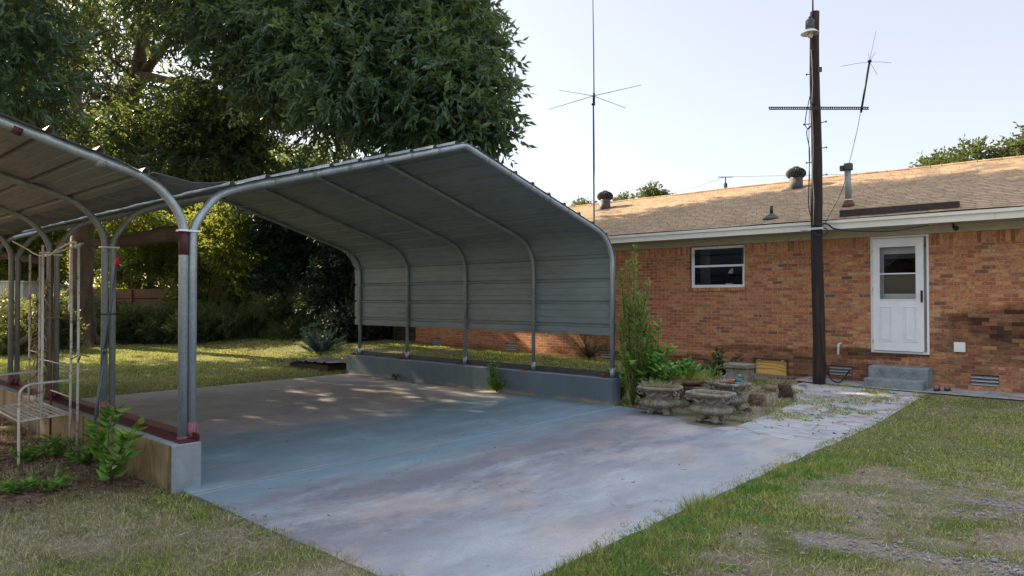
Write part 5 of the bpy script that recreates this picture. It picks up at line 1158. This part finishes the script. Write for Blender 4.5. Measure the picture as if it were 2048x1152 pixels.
m.tube(smooth([Q(1.06, -.12, 2.22), Q(1.25, .0, 2.27), Q(1.3, .35, 2.26), Q(1.2, .7, 2.22), Q(1.0, 1.0, 2.22)]), .011, 7); m.build('arch_hoop', 'rusty_white', bench)
cable('bungee_cord', [Q(1.0, 0, 1.02), Q(1.1, -.1, 1.06), Q(1.05, -.14, 1.0), Vector((XL[1] - 1.0, 2.75, 1.0)), Vector((XL[1] - .9, 2.8, .98))], .006, 'black', 'dark cord with a red hook tied to the arbor upright', 'cord')
# dried vine on the third pair of posts
vb = Vector((XL[2] + .02, 2.58, .42)); r = np.random.default_rng(44); n = 420; z = r.uniform(.5, 1.95, n); P = np.stack([vb.x + r.normal(size=n) * .05, vb.y + r.normal(size=n) * .04, z], 1); D = np.stack([r.normal(size=n) * .5, r.normal(size=n) * .4, -r.uniform(.3, 1.4, n)], 1)
vr = empty('dried_vine', vb, 'dried tangled vine hanging on the carport posts behind the arbor bench', 'vine'); leaves('dead_leaves', 'straw', vr, P, D, r.uniform(.06, .24, n), .018)
m = MB()
for k in range(5): m.tube([vb + Vector((random.uniform(-.05, .05), random.uniform(-.04, .03), t * .3)) for t in range(6)], .007, 5)
m.build('stem', 'twig', vr)
# long pole with a red grip
pa, pb = hit(178, 915, 1, 2.38), None; pa.z = .0
pb = hit(236, 512, 1, 2.50); pole_ = empty('extension_pole', pa, 'blue grey extension pole with a red grip leaning on the second pair of posts', 'pole')
d = (pb - pa); m = MB(); m.tube([pa, pa + d * .55], .0145, 10); m.tube([pa + d * .55, pa + d * .965], .011, 10); m.tube([pa + d * .54, pa + d * .565], .018, 10); m.tube([pa + d * .33, pa + d * .335], .0165, 10); m.build('shaft', 'poleblue', pole_)
m = MB(); m.tube([pa + d * .955, pa + d * .96, pa + d * .99, pa + d], [.013, .020, .019, .013], 12); m.build('grip', 'redplastic', pole_)
#==PART5==
# ================================================================ TREES, HEDGE, WHAT LIES BEHIND
def clumpsof(lst):
    return [(*at(px, py, d), rr * sx, rr * sx, rr * sz, wgt) for (px, py, d, rr, sx, sz, wgt) in lst]
oakb = at(168, 692, 25); oakb.z = 0
oak = empty('oak_tree', oakb, 'huge spreading oak whose crown hangs over both carports', 'tree')
m = MB(); limb(m, [at(168, 700, 25), at(163, 600, 25), at(166, 480, 25), at(176, 370, 24.6), at(185, 320, 24.4)], .42, .33, 14, .03)
for k in range(6):
    a = k * 1.05; limb(m, [oakb + Vector((0, 0, .7)), oakb + Vector((math.cos(a) * .45, math.sin(a) * .45, .12)), oakb + Vector((math.cos(a) * .95, math.sin(a) * .95, -.12))], .22, .08, 8, .03, 3)
m.build('trunk', 'bark', oak)
limbs = [([at(178, 350, 24.5), at(222, 285, 24), at(262, 205, 23.4), at(280, 105, 22.8), at(292, -10, 22.5), at(300, -160, 22)], .30, .15),
         ([at(176, 360, 24.7), at(162, 260, 24.9), at(148, 160, 25), at(172, 60, 25), at(190, -60, 25)], .26, .13),
         ([at(170, 370, 24.8), at(112, 275, 24.8), at(92, 190, 24.6), at(88, 120, 24.5), at(60, 30, 24)], .25, .12),
         ([at(268, 190, 23.4), at(312, 110, 22.5), at(362, 70, 21), at(450, 60, 19.5), at(560, 70, 17.5), at(700, 60, 16)], .20, .06),
         ([at(350, 80, 21.2), at(430, 95, 20), at(540, 165, 18.6), at(625, 232, 17.6), at(700, 285, 17), at(770, 318, 16.4)], .12, .035),
         ([at(275, 150, 23), at(380, 170, 21), at(500, 200, 19), at(610, 190, 17.5), at(700, 185, 16.5), at(780, 175, 15.8)], .15, .04),
         ([at(180, 350, 24.4), at(270, 320, 23), at(360, 330, 22), at(450, 322, 21), at(560, 340, 20)], .13, .03),
         ([at(92, 180, 24.6), at(60, 130, 22), at(10, 90, 19), at(-60, 60, 17)], .14, .05)]
for pts, r0_, r1_ in limbs:
    m = MB(); o_ = limb(m, pts, r0_, r1_, 10, .05); side_branches(m, o_, 9, 2.6, max(.03, r1_ * .6), .1, 2); m.build('limb', 'bark', oak)
CL = [(-130, -170, 13.5, 1.6, 1, 1, 1.2), (770, 60, 15, 1.45, 1, .8, 1.3), (865, 120, 14.5, 1.2, 1, .85, 1.1), (915, 195, 14, .90, 1, .8, .8), (700, 150, 14.2, 1.25, 1, .85, 1.1), (620, 60, 15, 1.35, 1, .8, 1.1), (840, 225, 14.5, 1.05, 1, .6, .9),  # first clump added out of view to block sun from the right foreground
      (560, 130, 16, 1.25, 1, .75, 1), (885, 35, 16, 1.10, 1, .8, .9), (750, 205, 15, .9, 1, .5, .8), (480, 30, 16, 1.5, 1, .8, 1), (380, -30, 17, 1.6, 1, .8, 1), (950, 245, 14, .40, 1.2, .5, .20), (950, 90, 14.6, .34, 1, 1, .12), (985, 185, 14.2, .24, 1, .8, .07), (915, 255, 14.2, .5, 1, .4, .28),
      (840, 20, 15.5, 1.2, 1, .8, .9), (800, 160, 14.6, 1.2, 1, .8, 1), (660, -40, 15, 1.5, 1, .8, 1), (30, 130, 13, .95, 1, 1.3, .6), (10, 20, 13, 1.1, 1, 1, .6), (130, 20, 26.5, 1.5, 1, .8, .5),
      (330, 290, 21, 1.3, 1.5, .6, 1.3), (430, 315, 20, 1.2, 1.5, .6, 1.3), (340, 235, 22, 1.4, 1.2, .6, 1.0), (430, 240, 20, 1.3, 1.2, .6, 1.2), (470, 280, 19.5, .6, 1.0, .7, .35), (480, 180, 19, 1.2, 1.2, .7, .8), (590, 345, 20, .55, 1.3, .3, .12), (560, 200, 18, .55, 1.6, .3, .35),
      (640, 175, 16.5, .9, 1.6, .3, .5), (215, 150, 27, 1.2, 1.1, .9, .5), (120, 130, 27, 1.1, 1, 1.0, .6), (30, 220, 21, 1.2, 1, .9, .9), (240, 40, 26.5, 1.6, 1.2, .8, .9), (360, 20, 25, 1.0, 1.2, .7, .6), (985, 105, 14.3, .16, 1, 1, .04), (960, 50, 14.5, .20, 1, 1, .06), (1000, 215, 14.1, .14, 1.4, .7, .035), (1005, 262, 14.1, .14, 1.4, .6, .035), (975, 280, 14.2, .16, 1.3, .5, .04), (935, 10, 15, .3, 1, 1, .08), (650, 262, 15.5, .25, 1.6, .5, .06), (230, 230, 27, 1.0, 1, 1, .5), (220, 330, 24, 1.3, 1.3, .4, .5), (60, 280, 23, 1.4, 1.3, .7, .6),
      (700, -120, 16, 2.0, 1.2, .8, 1.3), (810, 110, 20, 1.7, 1.2, .8, 1.5), (780, 20, 20.5, 1.7, 1, 1, 1.4), (790, -90, 20.5, 1.7, 1, 1, 1.4), (830, 60, 21, 1.3, 1, 1, 1.0), (760, 170, 20.5, 1.3, 1, .8, 1.0), (730, -30, 21, 1.9, 1, 1, 1.4), (710, 90, 21, 1.9, 1.2, .8, 1.3), (860, 150, 19, 1.2, 1.1, .7, .8), (850, -60, 15.5, 1.3, 1, .8, .9), (450, -190, 18, 3.2, 1.3, .8, 2.0), (200, -150, 22, 3.6, 1.3, .8, 2.0), (-60, -120, 20, 3.4, 1.3, .9, 2.6), (-160, 60, 18, 3.0, 1, 1.1, 3.2), (-120, 280, 21, 2.6, 1.2, .9, 3.0), (-260, -100, 16, 3.2, 1.2, 1, 2.8), (-330, 160, 18, 3.0, 1, 1, 3.0), (-160, 330, 17, 2.0, 1, .7, 2.2), (300, -330, 22, 3.4, 1.4, .7, 2.0)]  # includes hidden and out-of-view clumps added to shade the roof and slab
P, D, R_ = twigs_in(clumpsof(CL), 430, 13, .55, .28, .25)
n = len(P); leaves('foliage', 'oak', oak, P, D, RNG.uniform(.14, .24, n), RNG.uniform(.05, .078, n), R_, fold=.3)
def tree(name, base, h, label, cl, per, leaf_n, lsize, mat, tr=.2, grp=None, cat='tree', lean=(0, 0), seed=0, droop=.2, twl=.6, shell=.45):
    root = empty(name, base, label, cat, grp); base = Vector(base); m = MB(); top = base + Vector((lean[0], lean[1], h * .8))
    o_ = limb(m, [base - Vector((0, 0, .1)), base + Vector((lean[0] * .2, lean[1] * .2, h * .3)), top], tr, tr * .3, 9, .04)
    for c in cl:
        s_ = o_[len(o_) // 3 + random.randrange(max(1, len(o_) // 2))]; limb(m, [s_, (s_ + Vector(c[:3])) / 2 + Vector((0, 0, .2)), Vector(c[:3])], tr * .35, tr * .08, 6, .05, 4)
    m.build('trunk', 'bark', root)
    P, D, R_ = twigs_in(cl, per, leaf_n, twl, droop, shell); n = len(P)
    leaves('foliage', mat, root, P, D, RNG.uniform(.7, 1.2, n) * lsize, RNG.uniform(.35, .6, n) * lsize, R_); return root
def crown(base, h, R, n, seed, z0=.35, w_=1.0, lean=(0, 0)):
    r = random.Random(seed); out = []
    for k in range(n):
        t = r.random(); z = h * (z0 + (1 - z0) * t); rad = R * math.sqrt(max(.08, 1 - ((t - .45) / .62) ** 2)); a = k * 2.4 + r.random(); q = rad * r.uniform(.25, .75); s_ = R * r.uniform(.28, .45)
        out.append((base[0] + lean[0] + math.cos(a) * q, base[1] + lean[1] + math.sin(a) * q, base[2] + z - s_ * .4, s_, s_, s_ * .7, w_))
    return out
def g0(px, d): p = at(px, 597, d); p.z = 0; return p
# sunlit trees beyond the hedge
bt = [(20, 34, 9.5, 3.8, 'back', 'yellow green tree behind the white shed at the left edge'), (150, 44, 13, 5.0, 'back', 'sunlit tall tree seen behind the big oak trunk'), (300, 37, 10, 4.2, 'back', 'sunlit tree above the brown fence between the carport posts'),
      (430, 46, 14, 5.5, 'back', 'tall bright tree seen through the gaps of the oak crown'), (470, 33, 7.5, 3.6, 'back', 'low bright tree over the white parked car'), (590, 38, 11, 4.2, 'oak', 'dark green tree right of the bright trees behind the carport')]
for i, (px, d, h, R, mt, l) in enumerate(bt):
    b_ = g0(px, d); tree('broadleaf_tree', b_, h, l, crown(b_, h, R, 17, 50 + i, .12 if i in (2, 4) else .22), 240, 9, .26, mt, .22, 'trees beyond the hedge', seed=i, twl=.8)
b_ = g0(610, 26.5); tree('evergreen_tree', b_, 5.6, 'dark dense evergreen behind the back corner of the house side carport', crown(b_, 5.6, 2.3, 16, 61, .05), 330, 10, .17, 'conifer', .14, cat='tree', seed=9, twl=.5, droop=-.1)
b_ = g0(690, 23.5); tree('evergreen_tree', b_, 4.6, 'dark evergreen shrub tree right of the juniper', crown(b_, 4.6, 1.7, 12, 62, .05), 330, 10, .15, 'conifer', .12, cat='tree', seed=10, twl=.5, droop=-.1)
b_ = at(775, 597, 24.5); b_.z = .2; tree('evergreen_tree', b_, 3.4, 'dark shrub glimpsed under the side panel beside the wooden gate', crown(b_, 3.4, 1.6, 9, 63, .05), 300, 9, .15, 'conifer', .1, cat='tree', seed=11, twl=.4, droop=-.1)
# low swinging oak-like branches behind the doubled posts belong to a small tree
b_ = g0(420, 29); tree('small_tree', b_, 5.0, 'small tree with low lit branches behind the nearest doubled posts', [(*at(px, py, d), r_, r_, r_ * .5, 1) for px, py, d, r_ in ((260, 430, 28, 1.0), (330, 470, 28, .9), (420, 450, 28, 1.2), (300, 510, 28, .9), (470, 500, 27, 1.1), (390, 530, 28, .8), (520, 450, 27, 1.1), (240, 520, 29, .8), (480, 420, 27, 1.0))], 260, 10, .17, 'back', .10, seed=12, twl=.55)
# hedge of separate shrubs
hl = ['at the left edge in front of the white shed', 'left of the oak trunk', 'just right of the oak trunk', 'behind the second pair of posts', 'left of the nearest posts', 'behind the nearest posts', 'in front of the white car', 'right of the white car', 'middle of the gap behind the slab', 'right part of the gap behind the slab', 'behind the juniper bush']
hp = [(5, 21, 1.9), (95, 23, 2.0), (225, 26.5, 1.7), (275, 26, 1.15), (325, 26, 1.15), (385, 25.5, 1.5), (435, 25.5, 1.25), (490, 25.5, 1.3), (540, 25, 1.6), (590, 24.5, 1.9), (640, 24, 2.0)]
for i, (px, d, h) in enumerate(hp):
    b_ = g0(px, d); tree('hedge_shrub', b_, h, 'dark leafy hedge shrub ' + hl[i], crown(b_, h, .95, 9, 80 + i, .0, 1), 150, 9, .095, 'hedge', .04, 'hedge shrubs along the back of the lawn', 'shrub', seed=i, twl=.35, droop=.0, shell=.3)
# second, deeper row fills the hedge out
for i, px in enumerate((180, 250, 350, 460, 560, 660)):
    b_ = g0(px, 29.5); tree('hedge_shrub', b_, (1.75, 1.2, 1.2, 1.2, 1.6, 1.75)[i], 'shrub of the rear hedge row ' + ['behind the oak trunk', 'below the brown fence', 'behind the nearest carport posts', 'below the white car', 'right of the white car in the rear row', 'behind the juniper in the rear row'][i], crown(b_, (1.75, 1.2, 1.2, 1.2, 1.6, 1.75)[i], 1.2, 8, 120 + i, .0), 120, 8, .13, 'hedge', .05, 'hedge shrubs of the rear row', 'shrub', twl=.4, droop=0, shell=.3)
# brown fence
def board_fence(a, b, h, name, mat, label, bw=.14, gap=.004, z0=0.0, cat='fence', posts=True):
    a, b = Vector(a), Vector(b); u = (b - a); L = u.length; u.normalize(); nr = Vector((-u.y, u.x, 0)); root = empty(name, (a.x, a.y, z0), label, cat); m = MB(); k = int(L / (bw + gap))
    ang = math.atan2(u.y, u.x)
    for i in range(k):
        c = a + u * (i + .5) * (bw + gap); hh = h + random.uniform(-.02, .02); m.box((c.x - bw / 2, c.y - .01, z0), (c.x + bw / 2, c.y + .01, z0 + hh), rz=ang)
    m.build('boards', mat, root)
    for i in range(int(L / 2.4) + 1):
        c = a + u * i * 2.4 - nr * .06; m = MB(); m.box((c.x - .045, c.y - .045, z0), (c.x + .045, c.y + .045, z0 + h * .97), rz=ang); m.build('post', mat, root)
    for q in (.25, .8):
        m = MB(); m.tube([a + Vector((0, 0, z0 + h * q)) - nr * .035, b + Vector((0, 0, z0 + h * q)) - nr * .035], .03, 4); m.build('rail', mat, root)
    return root
board_fence(g0(60, 33), g0(372, 33), 2.12, 'board_fence', 'fencew', 'weathered brown board fence far behind the oak trunk')
board_fence((-18.0, 14.35, 0), (-16.72, 14.35, 0), 1.75, 'wooden_gate', 'wood', 'dark wooden gate at the far end of the brick wall', .11, .045, .25, 'gate')
# white metal shed
sh0, sh1 = g0(-170, 25), g0(46, 25); u = (sh1 - sh0).normalized(); nr = Vector((-u.y, u.x, 0)); zt = 1.67 + 32 / FPX * 25
shed = empty('metal_shed', sh1, 'white corrugated metal shed at the left edge behind the arbor', 'shed'); m = MB(); L = (sh1 - sh0).length; k = int(L / .1)
for i in range(k):
    c0_, c1_ = sh0 + u * L * i / k, sh0 + u * L * (i + .5) / k; c2_ = sh0 + u * L * (i + 1) / k; o_ = nr * -.02
    m.quadf([c0_, c1_ + o_, c1_ + o_ + ZU * zt, c0_ + ZU * zt]); m.quadf([c1_ + o_, c2_, c2_ + ZU * zt, c1_ + o_ + ZU * zt])
bk = nr * 2.6
m.quadf([sh1, sh1 + bk, sh1 + bk + ZU * (zt - .1), sh1 + ZU * zt]); m.quadf([sh0, sh0 + bk, sh0 + bk + ZU * (zt - .1), sh0 + ZU * zt]); m.quadf([sh0 + bk, sh1 + bk, sh1 + bk + ZU * (zt - .1), sh0 + bk + ZU * (zt - .1)]); m.build('wall', 'shedw', shed)
m = MB(); e_ = u * .1; m.v += [tuple(p) for p in (sh0 - e_ - nr * .12 + ZU * (zt + .01), sh1 + e_ - nr * .12 + ZU * (zt + .01), sh1 + e_ + bk + ZU * (zt - .09), sh0 - e_ + bk + ZU * (zt - .09))]; m.f.append((0, 1, 2, 3)); m.sm.append(False); m.build('roof', 'shedw', shed, solid=.05)
q = g0(58, 26); fr0 = empty('door_frame', q, 'white framed dark opening right of the white shed behind the arbor posts', 'doorway'); zf = 1.67 + 22 / FPX * 26; q2 = g0(76, 26); uu = (q2 - q)
m = MB(); m.tube([q, q + ZU * zf], .05, 4); m.tube([q + ZU * (zf - .03), q2 + ZU * (zf - .03)], .05, 4); m.tube([q2, q2 + ZU * zf], .05, 4); m.build('frame', 'white', fr0)
m = MB(); m.quadf([q + nr * .1, q2 + nr * .1, q2 + nr * .1 + ZU * zf, q + nr * .1 + ZU * zf]); m.build('door_panel', 'fencew', fr0, solid=.03)
# white car beyond the hedge
cb = g0(445, 38); cu = (g0(500, 38) - g0(390, 38)).normalized(); car = empty('parked_car', cb, 'white parked car glimpsed through the hedge behind the slab', 'car')
def carpt(x, z, y): return cb + cu * x + ZU * z + Vector((-cu.y, cu.x, 0)) * y
def carbody(prof, ya, yb, name, mat, par):
    m = MB(); n = len(prof); m.v += [tuple(carpt(x, z, ya)) for x, z in prof] + [tuple(carpt(x, z, yb)) for x, z in prof]
    for j in range(n): k = (j + 1) % n; m.f.append((j, k, n + k, n + j)); m.sm.append(False)
    m.f.append(tuple(range(n))); m.f.append(tuple(range(n, 2 * n))); m.sm += [False, False]; return m.build(name, mat, par, bevel=.05)
carbody([(-2.3, .35), (2.3, .35), (2.35, .75), (2.2, 1.05), (1.2, 1.18), (.55, 1.78), (.2, 1.86), (-1.3, 1.86), (-1.7, 1.78), (-2.2, 1.15), (-2.35, .8)], -.9, .9, 'body', 'carw', car)
carbody([(.95, 1.22), (.5, 1.66), (-.1, 1.70), (-.1, 1.22)], -.915, .915, 'front_window', 'black', car); carbody([(-.22, 1.22), (-.22, 1.70), (-1.3, 1.70), (-1.8, 1.22)], -.915, .915, 'rear_window', 'black', car)
for x_ in (-1.45, 1.45):
    for y_ in (-.82, .82):
        m = MB(); m.tube([carpt(x_, .36, y_ - .12), carpt(x_, .36, y_ + .12)], .36, 20); w__ = m.build('wheel', 'black', car); m = MB(); m.tube([carpt(x_, .36, y_ - .13), carpt(x_, .36, y_ + .13)], .2, 14); m.build('rim', 'alu', w__)
nb = g0(560, 52); nh = empty('neighbour_house', nb, 'pale neighbouring house glimpsed through the trees behind the slab', 'house'); uu = (g0(640, 52) - g0(480, 52)).normalized(); vv = Vector((-uu.y, uu.x, 0))
def hb_(x0, x1, y0, y1, z0, z1, name, mat):
    m = MB(); P = [nb + uu * x + vv * y for x, y in ((x0, y0), (x1, y0), (x1, y1), (x0, y1))]; m.v += [tuple(p + ZU * z0) for p in P] + [tuple(p + ZU * z1) for p in P]
    for f in ((0, 3, 2, 1), (4, 5, 6, 7), (0, 1, 5, 4), (1, 2, 6, 5), (2, 3, 7, 6), (3, 0, 4, 7)): m.f.append(f); m.sm.append(False)
    return m.build(name, mat, nh)
hb_(-6, 6, 0, 6, 0, 2.6, 'wall', 'white_trim'); hb_(-6.4, 6.4, -.4, 6.4, 2.61, 2.8, 'roof', 'shedw')
for x_ in (-4, 0, 3.4): hb_(x_, x_ + 1.0, -.03, -.005, .9, 2.0, 'window', 'black')
# beyond the brick house
def fartree(px, d, ytop, R, label, n=12, grp='tree tops showing over the house roof'):
    b_ = g0(px, d); h = H + (597 - ytop) / FPX * d; tree('distant_tree', b_, h, label, crown(b_, h, R, n, px, .35), 260, 7, .26, 'far', .2, grp, seed=px, twl=.7, shell=.5)
for px, d, y_, R, l in ((1175, 52, 402, 1.6, 'small distant tree top just left of the dark turbine vent'), (1262, 50, 390, 2.0, 'distant tree top right of the dark turbine vent'), (1315, 52, 385, 1.7, 'distant tree top left of the far utility pole'),
                        (1830, 42, 322, 1.6, 'leftmost of the distant tree tops over the right end of the roof'), (1890, 40, 300, 2.6, 'second distant tree top over the right end of the roof'), (1965, 40, 284, 2.8, 'third distant tree top over the right end of the roof'), (2050, 40, 272, 3.2, 'highest distant tree top at the right edge of the photo')): fartree(px, d, y_, R, l, 14)
fp = g0(1452, 48); far = empty('far_utility_pole', fp, 'distant utility pole top poking over the roof ridge', 'utility pole'); zt2 = H + (597 - 353) / FPX * 48
m = MB(); m.tube([fp, fp + ZU * (zt2 - .45)], .13, 8); m.tube([fp + ZU * (zt2 - .5), fp + ZU * zt2], .04, 6); m.build('post', 'pole', far)
m = MB(); cdir = (g0(1470, 48) - fp).normalized(); m.tube([fp - cdir * .5 + ZU * (zt2 - .02), fp + cdir * .5 + ZU * (zt2 - .02)], .03, 5); m.build('crossarm', 'pole', far)
for i, (x_, y_) in enumerate(((1340, 386), (2200, 330))):
    q = at(x_, y_, 60 if i == 0 else 46); cable('overhead_wire', [fp + ZU * zt2, (fp + ZU * zt2 + q) / 2 - ZU * .15, q], .012, 'grey_metal', ['thin overhead wire running left from the distant pole', 'thin overhead wire running right from the distant pole'][i], 'wire')
